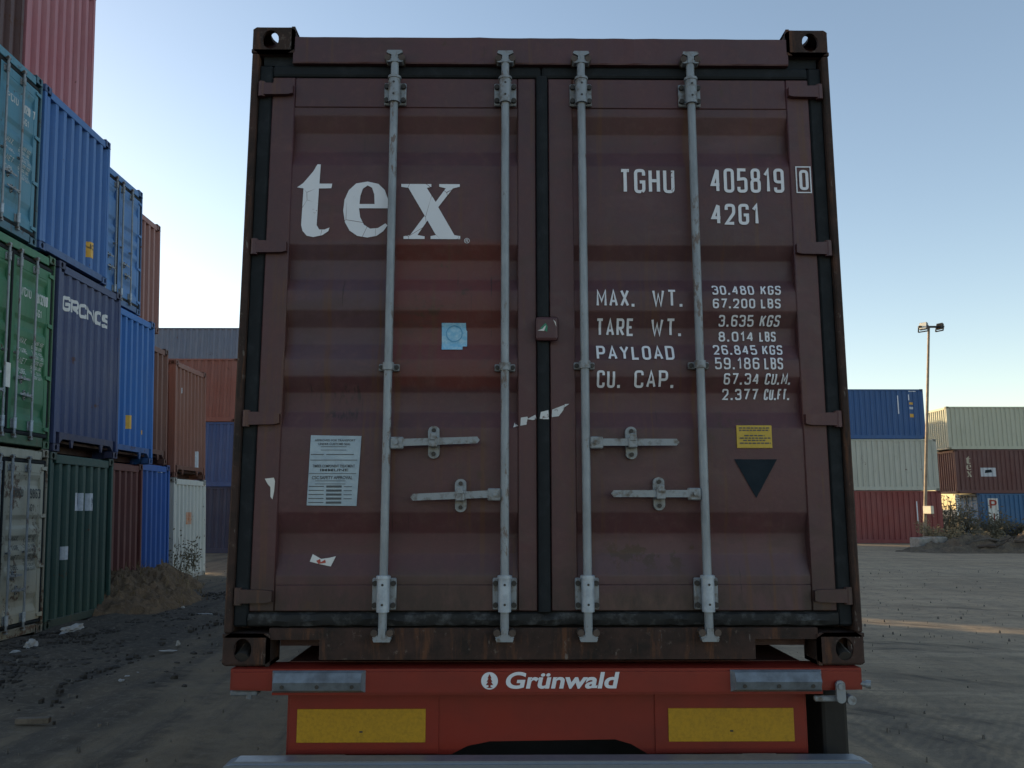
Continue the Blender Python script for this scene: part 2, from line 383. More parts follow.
def corner_casting_bm(sx, top):
    """hollow cast corner with an oval hole in the front and in the outer side"""
    w_, d_, h_ = .178, .162, .118
    bm = B()
    def ringface(org, U, V, lu, lv, cu, cv, ru, rv, n=20):
        rect, oval = [], []
        for k in range(n):
            t = 2 * math.pi * k / n; c, s_ = math.cos(t), math.sin(t)
            m = max(abs(c), abs(s_)); rx, ry = c / m, s_ / m
            rect.append(bm.verts.new(org + U * (lu / 2 + rx * lu / 2) + V * (lv / 2 + ry * lv / 2)))
            oval.append(bm.verts.new(org + U * (cu + c * ru) + V * (cv + s_ * rv)))
        for k in range(n): bm.faces.new((rect[k], rect[(k+1) % n], oval[(k+1) % n], oval[k]))
    X, Y, Z = Vector((1, 0, 0)), Vector((0, 1, 0)), Vector((0, 0, 1)); O = Vector((0, 0, 0))
    cu = .089 + .012
    ringface(O, X, Z, w_, h_, cu, h_ / 2, .034, .042)                      # front, x measured from the inner edge
    ringface(X * w_, Y, Z, d_, h_, .089, h_ / 2, .040, .036)                 # outer side
    ringface(Z * (h_ if top else 0), X, Y, w_, d_, w_ / 2, d_ / 2, .03, .055)
    for f in ([O, Y * d_, Y * d_ + Z * h_, Z * h_], [Y * d_, X * w_ + Y * d_, X * w_ + Y * d_ + Z * h_, Y * d_ + Z * h_],
              [p + Z * (0 if top else h_) for p in (O, X * w_, X * w_ + Y * d_, Y * d_)]):
        bm.faces.new([bm.verts.new(p) for p in f])
    bmesh.ops.remove_doubles(bm, verts=bm.verts, dist=1e-5)
    bmesh.ops.recalc_face_normals(bm, faces=bm.faces)
    es = [e for e in bm.edges if len(e.link_faces) == 2 and e.calc_face_angle(0) > 1.2]
    bmesh.ops.bevel(bm, geom=es, offset=.010, segments=2, affect='EDGES', profile=.5)
    bmesh.ops.recalc_face_normals(bm, faces=bm.faces)
    r = bmesh.ops.solidify(bm, geom=bm.faces[:], thickness=.014)
    for v in bm.verts:
        v.co.x = v.co.x - w_ + CW / 2 - .006
        if sx < 0: v.co.x = -v.co.x
        v.co.y -= .012
        if top: v.co.z += CH - h_
    return bm
def trap(u, p, d, a=.33, b=.11):
    """trapezoid wave: outer flat 0, inner flat d"""
    t = (u / p) % 1.0
    if t < a: return 0
    if t < a + b: return d * (t - a) / b
    if t < 1 - b: return d
    return d * (1 - t) / b
def trap_breaks(u0, u1, p, a=.33, b=.11):
    out = []; k = math.floor(u0 / p) - 1
    while k * p < u1 + p:
        for f in (0, a, a + b, 1 - b):
            u = (k + f) * p
            if u0 + 1e-4 < u < u1 - 1e-4: out.append(u)
        k += 1
    return sorted(out)
END_P, END_D, SIDE_P, SIDE_D = .243, .066, .278, .042
def wall_sheet(u0, u1, z0, z1, p, d, place, nz=1):
    bm = B(); us = [u0] + trap_breaks(u0, u1, p) + [u1]; cols = []
    for u in us:
        dd = trap(u, p, d); cols.append([bm.verts.new(place(u, dd, z0 + (z1 - z0) * k / nz)) for k in range(nz + 1)])
    for a, b in zip(cols, cols[1:]):
        for k in range(nz): bm.faces.new((a[k], b[k], b[k + 1], a[k + 1]))
    return bm

def hinge_bm(sx, z, h=.052):
    bm = B(); x0, x1 = 1.035, 1.176
    pts = [(x0, z - h * .36), (x0 + .02, z - h * .46), (x1, z - h / 2), (x1, z + h / 2), (x0 + .02, z + h * .44), (x0, z + h * .36)]
    prism(bm, [(sx * x, q) for x, q in (pts if sx > 0 else pts[::-1])], -.012, .014)
    bmesh.ops.recalc_face_normals(bm, faces=bm.faces)
    cyl(bm, (sx * 1.166, .0, z - h * .62), (sx * 1.166, .0, z + h * .62), .015, n=10); return bm
def lock_bar(parent, x, hz, hdir, mats, zc):
    """vertical locking bar with bearing brackets, guide, cams, handle and catch"""
    y = -.030; r = .0165
    bar = obj('locking_bar', cyl(B(), (x, y, .12), (x, y, 2.447), r, n=14), mats['bar'], parent, True)
    for z0, z1, mt in ((2.242, 2.356, mats['zinc']), (.200, .335, mats['bright'])):
        bm = B(); box(bm, x - .046, x + .046, -.004, .012, z0 + .004, z1 - .012, .004)
        sl = B(); cyl(sl, (x, y - .002, z0), (x, y - .002, z1), .0245, n=16); cyl(sl, (x, y - .002, z1 - .012), (x, y - .002, z1 - .002), .028, n=16)
        det = 'detail' in mats
        if not det:
            for dx in (-.034, .034):
                for dz in (.022, z1 - z0 - .032): cyl(bm, (x + dx, -.014, z0 + dz), (x + dx, .0, z0 + dz), .0085, n=8)
        b = obj('bearing_bracket', bm, mats['zinc'], bar, True); obj('bar_sleeve', sl, mt, bar, True)
        if det:
            for dx in (-.035, .035):
                for dz in (.022, z1 - z0 - .032): obj('bracket_bolt', cyl(B(), (x + dx, -.016, z0 + dz), (x + dx, .002, z0 + dz), .0105, n=8), mats['bolt'], bar)
            for dz in (.028, z1 - z0 - .034): obj('bolt_hole', cyl(B(), (x, y - .0272, z0 + dz), (x, y - .02, z0 + dz), .0048, n=8), mats['bolt'], bar)
    bm = B(); box(bm, x - .041, x + .041, -.004, .012, zc - .014, zc + .014, .003); cyl(bm, (x, y, zc - .015), (x, y, zc + .015), .0225, n=14)
    obj('bar_guide', bm, mats['zinc'], bar, True)
    for dx in (-.031, .031): obj('guide_bolt', cyl(B(), (x + dx, -.012, zc), (x + dx, 0, zc), .009, n=8), mats['bolt'], bar)
    for z, sg in ((2.437, 1), (.122, -1)):
        bm = B()
        prism(bm, [(x - .034, z + sg * .020), (x - .013, z + sg * .010), (x - .013, z - sg * .020), (x + .013, z - sg * .020), (x + .013, z + sg * .010), (x + .034, z + sg * .020), (x + .030, z + sg * .030), (x - .030, z + sg * .030)][::sg], y - .018, y + .012)
        prism(bm, [(x - .036, z - .014), (x - .030, z - .02), (x + .030, z - .02), (x + .036, z - .014), (x + .014, z - .004), (x - .014, z - .004)], y - .014, y + .02)
        bmesh.ops.recalc_face_normals(bm, faces=bm.faces)
        obj('cam', bm, mats['zinc'], bar)
        bm = B()
        for dx in (-.026, .026): obj('cam_keeper', cyl(B(), (x + dx * 1.12, -.046, z - sg * .002), (x + dx * 1.12, .012, z - sg * .002), .0135, n=10), M['keeper'], bar, True)
    # handle: hub plate on the bar, lever across to the catch
    s = hdir; h0 = x + s * .016; ln = .336
    zz, tilt = hz
    bm = B(); box(bm, min(h0, h0 + s * .050), max(h0, h0 + s * .050), y - .014, y + .008, zz - .025, zz + .022, .004); cyl(bm, (h0 + s * .022, y - .022, zz), (h0 + s * .022, y - .01, zz), .009, n=8)
    pts = [(h0 + s * .046, zz - .014), (h0 + s * ln, zz - .013 + tilt), (h0 + s * (ln + .010), zz + tilt), (h0 + s * ln, zz + .013 + tilt), (h0 + s * .046, zz + .014)]
    prism(bm, pts, y - .012, y - .003); bmesh.ops.recalc_face_normals(bm, faces=bm.faces)
    obj('handle', bm, mats['zinc2'], bar)
    cx = h0 + s * .165 if s > 0 else h0 + s * .155; cz = zz + tilt * .4; bm = B()
    out = [(cx + .023 * math.cos(t), cz + (.042 if math.sin(t) > 0 else -.042) + .022 * math.sin(t)) for t in [2 * math.pi * k / 16 for k in range(16)]]
    prism(bm, out, -.004, .014); box(bm, cx - .017, cx + .017, y - .022, -.004, cz - .022, cz + .020, .004); box(bm, cx - .012, cx + .012, y - .026, y - .02, cz + .004, cz + .034, .003)
    bmesh.ops.recalc_face_normals(bm, faces=bm.faces)
    c = obj('handle_catch', bm, mats['zinc'], bar)
    bm = B()
    for dz in (-.046, .046): obj('catch_bolt', cyl(B(), (cx, -.014, cz + dz), (cx, -.003, cz + dz), .0085, n=8), mats['bolt'], bar)
    return bar
def door_end(root, mats, W=CW, H=CH, hinges=True):
    """the two doors with seals, hinges and locking gear; returns the doors"""
    sx, sz = W / CW, H / CH
    XF[0] = None if abs(sx - 1) + abs(sz - 1) < 1e-6 else (lambda c: Vector((c.x * sx, c.y, c.z * sz)))
    doors = []
    for s in (-1, 1):
        a, b = (-1.125, -.024) if s < 0 else (.028, 1.125)          # door leaf
        pa, pb = (-1.030, -.100) if s < 0 else (.130, 1.030)        # corrugated panel
        bm = B()
        box(bm, a, pa, .010, .062, .197, 2.374, .004); box(bm, pb, b, .010, .062, .197, 2.374, .004)
        box(bm, pa + .0005, pb - .0005, .0115, .062, 2.243, 2.373, .003); box(bm, pa + .0005, pb - .0005, .0115, .062, .198, .296, .003)
        zs = DOOR_CUTS
        n = 18; grid = []
        for z in zs:
            grid.append([bm.verts.new((pa + (pb - pa) * k / n, door_y((pa + .01 if k == 0 else pb - .01 if k == n else pa + (pb - pa) * k / n), min(2.239, max(.301, z))), z)) for k in range(n + 1)])
        for g, h in zip(grid, grid[1:]):
            for k in range(n): bm.faces.new((g[k], g[k + 1], h[k + 1], h[k]))
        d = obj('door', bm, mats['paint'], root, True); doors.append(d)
        bm = B(); xo = (-1.186, -1.127) if s < 0 else (1.127, 1.186)
        box(bm, *xo, .013, .055, .14, 2.43, .008); obj('side_seal', bm, mats['seal'], d)
        xa, xb = min(s * 1.126, s * .0), max(s * 1.126, s * .0)
        bm = B(); box(bm, xa, xb, .008, .05, 2.3755, 2.4295, .012, 2); obj('top_seal', bm, mats['seal'], d)
        bm = B(); n = 40; x0, x1 = min(s * 1.126, s * .0), max(s * 1.126, s * .0); rows = []
        for k in range(n + 1):
            x = x0 + (x1 - x0) * k / n; q = noise.noise(Vector((x * 9, s, 3.3))); q2 = noise.noise(Vector((x * 23, s, 7.7)))
            rows.append([bm.verts.new(p) for p in ((x, .03, .138), (x, .009 + .005 * q, .146 + .006 * q2), (x, .000 + .007 * q2, .166 + .010 * q), (x, .007 + .005 * q, .187 + .006 * q2), (x, .03, .196))])
        for g, h in zip(rows, rows[1:]):
            for k in range(4): bm.faces.new((g[k], h[k], h[k + 1], g[k + 1]))
        obj('bottom_seal', bm, mats['old_seal'], d, True)
        for z in (2.313, 1.633, .935, .255): obj('hinge', hinge_bm(s, z), mats['hinge'], d)
    bm = B(); rr = [(-.024, .016), (-.020, -.004), (-.008, -.010), (.010, -.010), (.023, -.003), (.027, .016), (.027, .05), (-.024, .05)]
    A = [bm.verts.new((x, y, .197)) for x, y in rr]; C = [bm.verts.new((x, y, 2.376)) for x, y in rr]
    for i in range(len(rr)): bm.faces.new((A[i], A[(i+1) % 8], C[(i+1) % 8], C[i]))
    obj('centre_seal', bm, mats['seal'], doors[1], True)
    lock_bar(root, -.610, (.838, .010), 1, mats, 1.138); lock_bar(root, -.151, (.640, -.012), -1, mats, 1.138)
    lock_bar(root, .164, (.840, .0), 1, mats, 1.146); lock_bar(root, .620, (.642, .0), -1, mats, 1.148)
    XF[0] = None
    return doors
def container(name, label, W, H, L, mx, mats, front='end', group=None, fork=False, raised=.0, cat='shipping container', back='end'):
    """root at the middle of the front face's bottom edge; the box runs along local +Y"""
    root = tag(empty(name, M=mx), label, cat, group)
    sx, sz = W / CW, H / CH; hw = W / 2; pt = mats['paint']
    # structure
    zb = raised
    for yend in (0, 1):
        for s in (-1, 1):
            for top in (0, 1):
                bm = corner_casting_bm(s, top)
                for v in bm.verts:
                    v.co.x += s * (hw - CW / 2); v.co.z += top * (H - CH)
                    if yend: v.co.y = L - v.co.y
                if yend: bmesh.ops.recalc_face_normals(bm, faces=bm.faces)
                obj('corner_casting', bm, mats['casting'], root)
            bm = B(); xi, xo = hw - (.036 if front == 'door' else .072), hw - .008
            y0, y1 = (-.010, .05) if not yend else (L - .05, L + .010)
            box(bm, min(s * xi, s * xo), max(s * xi, s * xo), y0, y1, .1185, H - .1185, .006)
            ya, yb = (.05, .150) if not yend else (L - .150, L - .05)
            box(bm, min(s * (hw - .03), s * (hw - .008)), max(s * (hw - .03), s * (hw - .008)), ya, yb, .1185, H - .1185)
            obj('corner_post', bm, mats['casting'] if front == 'door' else pt, root)
    bi = hw - .179
    bm = B()
    box(bm, -bi, bi, -.006, .09, H - .163, H - .040, .006)
    if fork:
        bm = B(); n = 48; rows = []
        for k in range(n + 1):
            x = -bi + 2 * bi * k / n; q = .0035 * noise.noise(Vector((x * 5, 2, 1))) + .003 * noise.noise(Vector((x * 14, 5, 1)))
            rows.append([bm.verts.new(p) for p in ((x, .09, H - .163), (x, -.008, H - .163), (x, -.010 + q * .6, H - .157), (x, -.010 + q, H - .046 + q), (x, .0, H - .040 + q), (x, .09, H - .040 + q * .3))])
        for g, h in zip(rows, rows[1:]):
            for k in range(5): bm.faces.new((g[k], h[k], h[k + 1], g[k + 1]))
    obj('door_header' if front == 'door' else 'top_rail', bm, pt, root)
    bm = B()
    if fork:
        o = [(-bi, .137), (-bi, .095), (-.850, .095), (-.850, .022), (.800, .022), (.800, .095), (bi, .095), (bi, .137)]
        prism(bm, o, -.004, .08); bmesh.ops.recalc_face_normals(bm, faces=bm.faces)
    elif raised:
        o = [(-bi, .30), (-bi, .12), (-bi + .10, .20), (bi - .10, .20), (bi, .12), (bi, .30)]
        prism(bm, o, -.004, .06)
        for x in (-bi * .55, bi * .55): prism(bm, [(x - .05, .2), (x - .015, .08), (x + .015, .08), (x + .05, .2)], .0, .03)
        bmesh.ops.recalc_face_normals(bm, faces=bm.faces)
    else: box(bm, -bi, bi, -.004, .08, .022, .137 * sz, .004)
    obj('door_sill' if front == 'door' else 'bottom_rail', bm, mats['sill'], root)
    bm = B()
    box(bm, -hw + .062, hw - .062, .12, L - .1, .15, .19)
    if fork: box(bm, -hw + .2, hw - .2, .082, .118, .060, .149)
    for k in range(int(L / .6)): box(bm, -hw + .072, hw - .072, .4 + k * .6, .46 + k * .6, .04, .149)
    obj('floor_frame', bm, mats['under'], root)
    for s in (-1, 1): obj('side_rail', box(B(), min(s * (hw - .012), s * (hw - .06)), max(s * (hw - .012), s * (hw - .06)), .145, L - .145, .012, .192, .004), pt, root)
    bm = B(); box(bm, -hw + .015, hw - .015, .10, L - .10, H - .045, H - .012)
    for s in (-1, 1): box(bm, min(s * (hw - .012), s * (hw - .07)), max(s * (hw - .012), s * (hw - .07)), .145, L - .145, H - .08, H - .046)
    obj('roof', bm, pt, root)
    for s in (-1, 1):
        pl = lambda u, d, z, s=s: (s * (hw - .022 - d), u, z)
        obj('side_wall', wall_sheet(.15, L - .15, .19, H - .08, SIDE_P, SIDE_D, pl), pt, root)
    z0 = .30 if raised else .137 * sz
    if front == 'door':
        door = door_end(root, mats, W, H)
    else:
        door = None
        pl = lambda u, d, z: (u, .004 + d, z)
        obj('end_wall', wall_sheet(-hw + .07, hw - .07, z0, H - .16, END_P, END_D, pl), pt, root)
    pl = lambda u, d, z: (-u, L - .004 - d, z)
    bm = wall_sheet(-hw + .07, hw - .07, .137, H - .16, END_P, END_D, pl)
    box(bm, -bi, bi, L - .08, L, .022, .136); box(bm, -bi, bi, L - .08, L, H - .159, H - .04)
    obj('rear_wall', bm, pt, root)
    return root, door
def matset(c, rust=.35, fade=.35, grime=.35, seed=0, name='paint', casting=None, seal=None, hinge=None):
    p = paint(name, c, rust, fade, grime, seed=seed)
    k = paint(name + '_weathered', tuple(x * .6 + y * .25 for x, y in zip(c, (.06, .035, .025))), min(1, rust + .4), .3, .5, seed=seed + 5)
    return dict(paint=p, casting=k if casting is None else casting, sill=k, under=M['chassis'], seal=M['gasket'], old_seal=M['gasket'],
                hinge=p, bar=M['bar'], zinc=M['zinc'], zinc2=M['zinc'], bright=M['bright_zinc'], bolt=M['bolt'])
# end-wall and side-wall marks
DEPTH = {}
def end_mark(root, name, bm, mat, H=0):
    bm = cut(bm, 0, trap_breaks(-1.3, 1.3, END_P))
    return obj(name, drape_front(bm, lambda u, v: .003 + trap(u, END_P, DEPTH.get(root.name, END_D)), .004), mat, root)
def side_mark(root, name, bm, mat, hw):
    bm = cut(bm, 0, trap_breaks(0, 13, SIDE_P))
    for v in bm.verts: u, t = v.co.x, v.co.y; v.co = (hw - .022 - trap(u, SIDE_P, SIDE_D) + .004, u, t)
    return obj(name, bm, mat, root)

# "tex" outlines, read off the photograph's door (x, z in metres on the container)
def K(pts):  # crop pixels -> container metres
    return [(-1.007 + (px - 240) * (.673 / 500), 1.992 - (py - 503) * (.3195 / 228)) for px, py in pts]
T_ = [K([(240,575),(258,562),(272,545),(288,525),(300,503),(310,503),(308,563),(347,563),(345,577),(307,578),(304,690),(312,703),(328,703),(343,697),(340,708),(322,720),(295,726),(275,722),(262,708),(257,690),(260,578)])]
E_ = [K([(521,638),(519,612),(508,582),(488,563),(455,556),(420,562),(398,583),(386,612),(383,645),(389,680),(404,706),(428,722),(458,727),(486,722),(506,708),(519,690),(512,684),(490,698),(466,700),(447,688),(435,665),(431,638)]), K([(432,625),(434,600),(441,578),(455,568),(469,575),(476,595),(478,625)])]
X_ = [K([(558,563),(650,563),(650,572),(636,575),(664,618),(694,576),(674,571),(674,563),(737,563),(737,571),(716,576),(672,634),(722,719),(740,722),(740,731),(650,731),(650,722),(666,719),(640,675),(610,719),(632,723),(632,731),(568,731),(568,723),(588,719),(631,660),(580,575),(558,572)])]

# ------------------------------------------------------------------ the ground
def ground():
    def lines(a, b, c, d, st):
        out = [c + st * k for k in range(int((d - c) / st) + 1)]
        s = st; x = out[-1]
        while x < b: s = min(s * 1.3, 60); x += s; out.append(x)
        s = st; x = c
        while x > a: s = min(s * 1.3, 60); x -= s; out.insert(0, x)
        return out
    xs = lines(-600, 600, -9, 13, .12); ys = lines(-300, 900, -4, 22, .12)
    bm = B(); g = []
    for x in xs:
        col = []
        for y in ys:
            d = math.hypot(x, y); k = max(0, min(1, (70 - d) / 40))
            z = .03 * noise.noise(Vector((x * .25, y * .25, 1))) + .006 * noise.noise(Vector((x * 1.3, y * 1.1, 5))) + .007 * noise.noise(Vector((x * 3.1, y * 2.2, 9))); rg = max(0, min(1, (-2.2 - x + 1.5 * noise.noise(Vector((x * .5, y * .5, 4)))) / 2)) if y < 20 else 0; z += rg * (.05 * noise.fractal(Vector((x * 1.6, y * 1.3, 2)), .8, 2.1, 4) + .02 * noise.noise(Vector((x * 4.4, y * 4, 3))))
            # shallow wheel ruts that sweep past the trailer
            for off, amp in ((2.9, .016), (4.6, .016), (6.6, .01), (-3.0, .025), (-4.5, .022)):
                c = x - off - .012 * (y - 6) ** 2 * (1 if off > 0 else -.25)
                z -= amp * math.exp(-(c / .22) ** 2) * .7; z += amp * .4 * math.exp(-((abs(c) - .38) / .16) ** 2)
            z *= k
            col.append(bm.verts.new((x, y, z - .02)))
        g.append(col)
    for a, b in zip(g, g[1:]):
        for k in range(len(ys) - 1): bm.faces.new((a[k], b[k], b[k + 1], a[k + 1]))
    s = NT('yard_dirt'); v = s.coords(); x, y, z = s.sep()
    big = s.noise(v, .22, 5); mid = s.noise(v, 1.6, 7, .65); fine = s.noise(v, 14, 8, .75); grit = s.noise(v, 60, 4, .7)
    col = s.mix(s.ramp(big, .38, .62), (.300, .228, .150), (.370, .286, .190))
    col = s.mix(s.ramp(mid, .40, .66, 0, .7), col, (.215, .165, .112))
    trk = s.noise(s.coords((.9, .10, 1), rot=(0, 0, R(14))), 2.6, 6, .6, .4)
    trk2 = s.noise(s.coords((.08, .8, 1), rot=(0, 0, R(-8))), 2.2, 6, .6, .4)
    col = s.mix(s.math('MULTIPLY', s.ramp(trk, .47, .6, 0, .8), s.ramp(x, 2, 4, 1, .3)), col, (.105, .092, .078))
    col = s.mix(s.math('MULTIPLY', s.ramp(trk2, .5, .62, 0, .35), s.ramp(x, -1, 3, .15, 1)), col, (.42, .33, .225))
    trk3 = s.noise(s.coords((.11, 1.5, 1), (3, 7, 0), (0, 0, R(-12))), 2.4, 6, .65, .5)
    col = s.mix(s.math('MULTIPLY', s.ramp(trk3, .5, .6, 0, .4), s.ramp(x, -1, 3, .1, 1)), col, (.165, .128, .09))
    trk4 = s.noise(s.coords((1.6, .13, 1), (5, 2, 0), (0, 0, R(10))), 2.4, 6, .65, .5)
    col = s.mix(s.math('MULTIPLY', s.ramp(trk4, .5, .62, 0, .35), s.ramp(x, 0, 3, 1, .1)), col, (.27, .226, .17))
    # tyre marks: arcs sweeping round the trailer on the right, straighter ones on the left
    tot = None
    xx, yy = s.math('ADD', x, 1.0), s.math('ADD', y, 4.0)
    rad = s.math('POWER', s.math('ADD', s.math('MULTIPLY', xx, xx), s.math('MULTIPLY', yy, yy)), .5)
    rad = s.math('ADD', rad, s.math('MULTIPLY', s.noise(v, .25, 2), 1.6)); right = s.ramp(x, 1.0, 2.2)
    xl = s.math('ADD', x, s.math('ADD', s.math('MULTIPLY', y, .06), s.math('MULTIPLY', s.noise(v, .3, 2), .8))); lft = s.ramp(x, -1.0, -.2, 1, 0)
    for d, c0, wd, m0 in ([(rad, q, .13, right) for q in (7.4, 8.0, 9.5, 10.1, 11.6, 13.6, 14.2, 16.5, 19.0)] + [(xl, q, .12, lft) for q in (-1.7, -2.3, -3.7, -4.2, -2.9)]):
        g = s.math('MULTIPLY', s.ramp(s.math('ABSOLUTE', s.math('SUBTRACT', d, c0)), wd * .6, wd * 1.3, 1, 0), m0)
        tot = g if tot is None else s.math('MAXIMUM', tot, g)
    ang = s.math('ARCTAN2', xx, yy)
    lug = s.ramp(s.math('SINE', s.math('ADD', s.math('MULTIPLY', ang, 150), s.math('MULTIPLY', rad, 30))), -.2, .3)
    brk = s.ramp(s.noise(s.coords((1, 1, 1), (4, 4, 0)), .8, 6, .65), .40, .58)
    mark = s.math('MULTIPLY', s.math('MULTIPLY', tot, brk), s.math('ADD', s.math('MULTIPLY', lug, .45), .35))
    col = s.mix(mark, col, (.085, .068, .052))
    # coal-black spill along the foot of the left stack
    wob = s.math('MULTIPLY', s.math('SUBTRACT', s.noise(v, .5, 6, .65), .5), 5)
    m = s.ramp(s.math('ADD', x, wob), -5.3, -2.7, 1, 0)
    m = s.math('MULTIPLY', m, s.ramp(y, 13, 19, 1, 0))
    col = s.mix(s.math('MULTIPLY', m, .85), col, s.mix(s.ramp(fine, .4, .7), (.034, .031, .030), (.092, .078, .064)))
    col = s.mix(s.ramp(s.math('ADD', x, s.math('MULTIPLY', wob, .5)), -2.5, 1.5, .45, 0), col, (.056, .046, .036))
    col = s.mix(s.ramp(s.noise(v, 7, 8, .78), .5, .62, 0, .45), col, (.075, .065, .056))
    col = s.mix(s.ramp(fine, .52, .72, 0, .5), col, (.30, .25, .19))
    col = s.mix(s.ramp(grit, .56, .66, 0, .5), col, (.06, .055, .05))
    wv = s.n('ShaderNodeTexWave', wave_type='BANDS', bands_direction='X'); wv.inputs['Scale'].default_value = 3.6; wv.inputs['Distortion'].default_value = 6; wv.inputs['Detail'].default_value = 4; wv.inputs['Detail Scale'].default_value = 1.2
    s.l(s.coords((1, 1, 1), rot=(0, 0, R(38))), wv.inputs['Vector'])
    tread = s.math('MULTIPLY', s.ramp(wv.outputs['Fac'], .35, .7), s.ramp(s.noise(s.coords((.5, .16, 1), (8, 3, 0), (0, 0, R(-40))), 1.6, 4), .50, .56))
    tread = s.math('MULTIPLY', tread, s.math('MULTIPLY', s.ramp(y, 3, 6, 1, 0), s.ramp(x, 1, 2, 0, 1)))
    col = s.mix(s.math('MULTIPLY', tread, .28), col, (.085, .077, .07))
    h = s.math('ADD', s.math('SUBTRACT', s.math('MULTIPLY', mid, 1.2), s.math('MULTIPLY', mark, .35)), s.math('ADD', s.math('MULTIPLY', fine, .5), s.math('MULTIPLY', grit, .15)))
    mat = s.out(col, .92, 0, h, .6, .018, .2)
    return tag(obj('ground', bm, mat, None, True), kind='structure')
ground()

# ------------------------------------------------------------------ main container on its trailer
ZB = 1.153
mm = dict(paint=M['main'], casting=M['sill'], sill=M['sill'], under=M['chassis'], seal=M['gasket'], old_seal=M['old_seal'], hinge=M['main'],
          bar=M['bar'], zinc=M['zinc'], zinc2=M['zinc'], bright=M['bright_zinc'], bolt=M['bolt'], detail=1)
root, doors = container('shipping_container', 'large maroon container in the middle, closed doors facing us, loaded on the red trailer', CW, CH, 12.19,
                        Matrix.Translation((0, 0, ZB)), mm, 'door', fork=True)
LD, RD = doors
def dmark(door, name, bm, mat, lift=.0035, label=None):
    o = obj(name, drape_front(cut(bm, 1, DOOR_CUTS), door_y, lift), mat, door)
    if label: o['label'] = label
    return o
# black blocks stand in for the shade in the recess by the top castings
for s in (-1, 1): obj('recess_shade', box(B(), min(s * 1.041, s * 1.168), max(s * 1.041, s * 1.168), .02, .06, 2.431, 2.474), M['gasket'], root)
bm = curve_mesh(T_ + E_ + X_); dmark(LD, 'lettering', bm, worn_white('cracked_white_film', wear=.68))
dmark(LD, 'lettering', fit(curve_mesh(text='\u00ae'), -.318, -.296, 1.655, 1.677), M['letter2'])
def word(door, t, u0, u1, v0, v1, mat=M['letter2'], th=.0125, slant=0):
    return dmark(door, 'lettering', stroke_text(t, u0, u1, v0, v1, th, slant=slant), mat, .0035)
word(RD, 'TGHU', .322, .549, 1.872, 1.977, M['letter'], .0135)
word(RD, '405819', .699, 1.004, 1.876, 1.981, th=.0128); word(RD, '0', 1.066, 1.104, 1.886, 1.973, th=.0120)
bm = curve_mesh([[(1.052, 1.873), (1.116, 1.873), (1.116, 1.989), (1.052, 1.989)], [(1.057, 1.878), (1.111, 1.878), (1.111, 1.984), (1.057, 1.984)]])
dmark(RD, 'check_digit_frame', bm, M['letter2'])
word(RD, '42G1', .697, .895, 1.738, 1.828, th=.0128)
for t, u0, u1, v0, v1 in (('MAX.', .219, .375, 1.392, 1.463), ('WT.', .445, .570, 1.392, 1.463), ('TARE', .218, .372, 1.277, 1.346), ('WT.', .442, .567, 1.277, 1.346),
                          ('PAYLOAD', .217, .530, 1.174, 1.236), ('CU.', .216, .312, 1.063, 1.131), ('CAP.', .366, .527, 1.063, 1.131)):
    word(RD, t, u0, u1, v0, v1, th=.0095)
for n_, un, ua, ub, uc, ud, v0, v1 in (('30.480', 'KGS', .690, .860, .885, .971, 1.442, 1.484), ('67.200', 'LBS', .690, .862, .885, .969, 1.386, 1.426),
                                   ('3.635', 'KGS', .716, .858, .882, .966, 1.316, 1.360), ('8.014', 'LBS', .716, .858, .882, .953, 1.255, 1.296),
                                   ('26.845', 'KGS', .690, .866, .886, .971, 1.197, 1.240), ('59.186', 'LBS', .690, .868, .888, .967, 1.136, 1.184),
                                   ('67.34', 'CU.M.', .724, .866, .888, .996, 1.076, 1.120), ('2.377', 'CU.FT.', .722, .866, .888, .995, 1.016, 1.060)):
    word(RD, n_, ua, ub, v0, v1, th=.0066); word(RD, un, uc, ud - .004, v0, v1, th=.0066, slant=.12 if un[0] in 'KC' else 0)
# plates and stickers
bm = B(); prism(bm, [(-.920, .597), (-.727, .595), (-.715, .867), (-.913, .870)], .0105, .0155)
bmesh.ops.recalc_face_normals(bm, faces=bm.faces)
pl = obj('data_plate', bm, M['plate'], LD); pl['label'] = 'silver approval plate with small print'
def flatmark(door, name, bm, mat, y=.0095):
    for v in bm.verts: v.co = (v.co.x, y, v.co.y)
    return obj(name, bm, mat, door)
PB = B()
def into(dst, src):
    me = bpy.data.meshes.new('tmp'); src.to_mesh(me); src.free(); dst.from_mesh(me); bpy.data.meshes.remove(me)
for t, u0, u1, v0, v1 in (('APPROVED FOR TRANSPORT', -.897, -.738, .846, .854), ('UNDER CUSTOMS SEAL', -.882, -.756, .831, .840), ('TIMBER COMPONENT TREATMENT', -.902, -.737, .744, .755),
                          ('IMMUNE', -.872, -.762, .729, .739), ('CSC SAFETY APPROVAL', -.903, -.745, .698, .711)):
    into(PB, fit(curve_mesh(text=t, fatten=.02), u0, u1, v0, v1))
for u0, u1, v0, v1 in ((-.912, -.729, .7715, .774), (-.915, -.731, .7195, .7215), (-.872, -.772, .811, .813), (-.872, -.772, .824, .826), (-.910, -.86, .793, .796), (-.85, -.742, .793, .796), (-.890, -.772, .691, .693), (-.890, -.772, .679, .681)):
    into(PB, rect_mark(u0, u1, v0, v1))
for k in range(5):
    z = .669 - k * .0155; into(PB, rect_mark(-.914, -.855, z, z + .003)); into(PB, rect_mark(-.846, -.786, z - .003, z + .005))
    if k < 4: into(PB, rect_mark(-.778, -.746, z - .001, z + .0015))
flatmark(LD, 'plate_print', PB, M['print'], .009)
bm = poly_mark([(-.407, 1.328), (-.309, 1.328), (-.308, 1.300), (-.304, 1.296), (-.304, 1.232), (-.322, 1.232), (-.322, 1.218), (-.406, 1.218)])
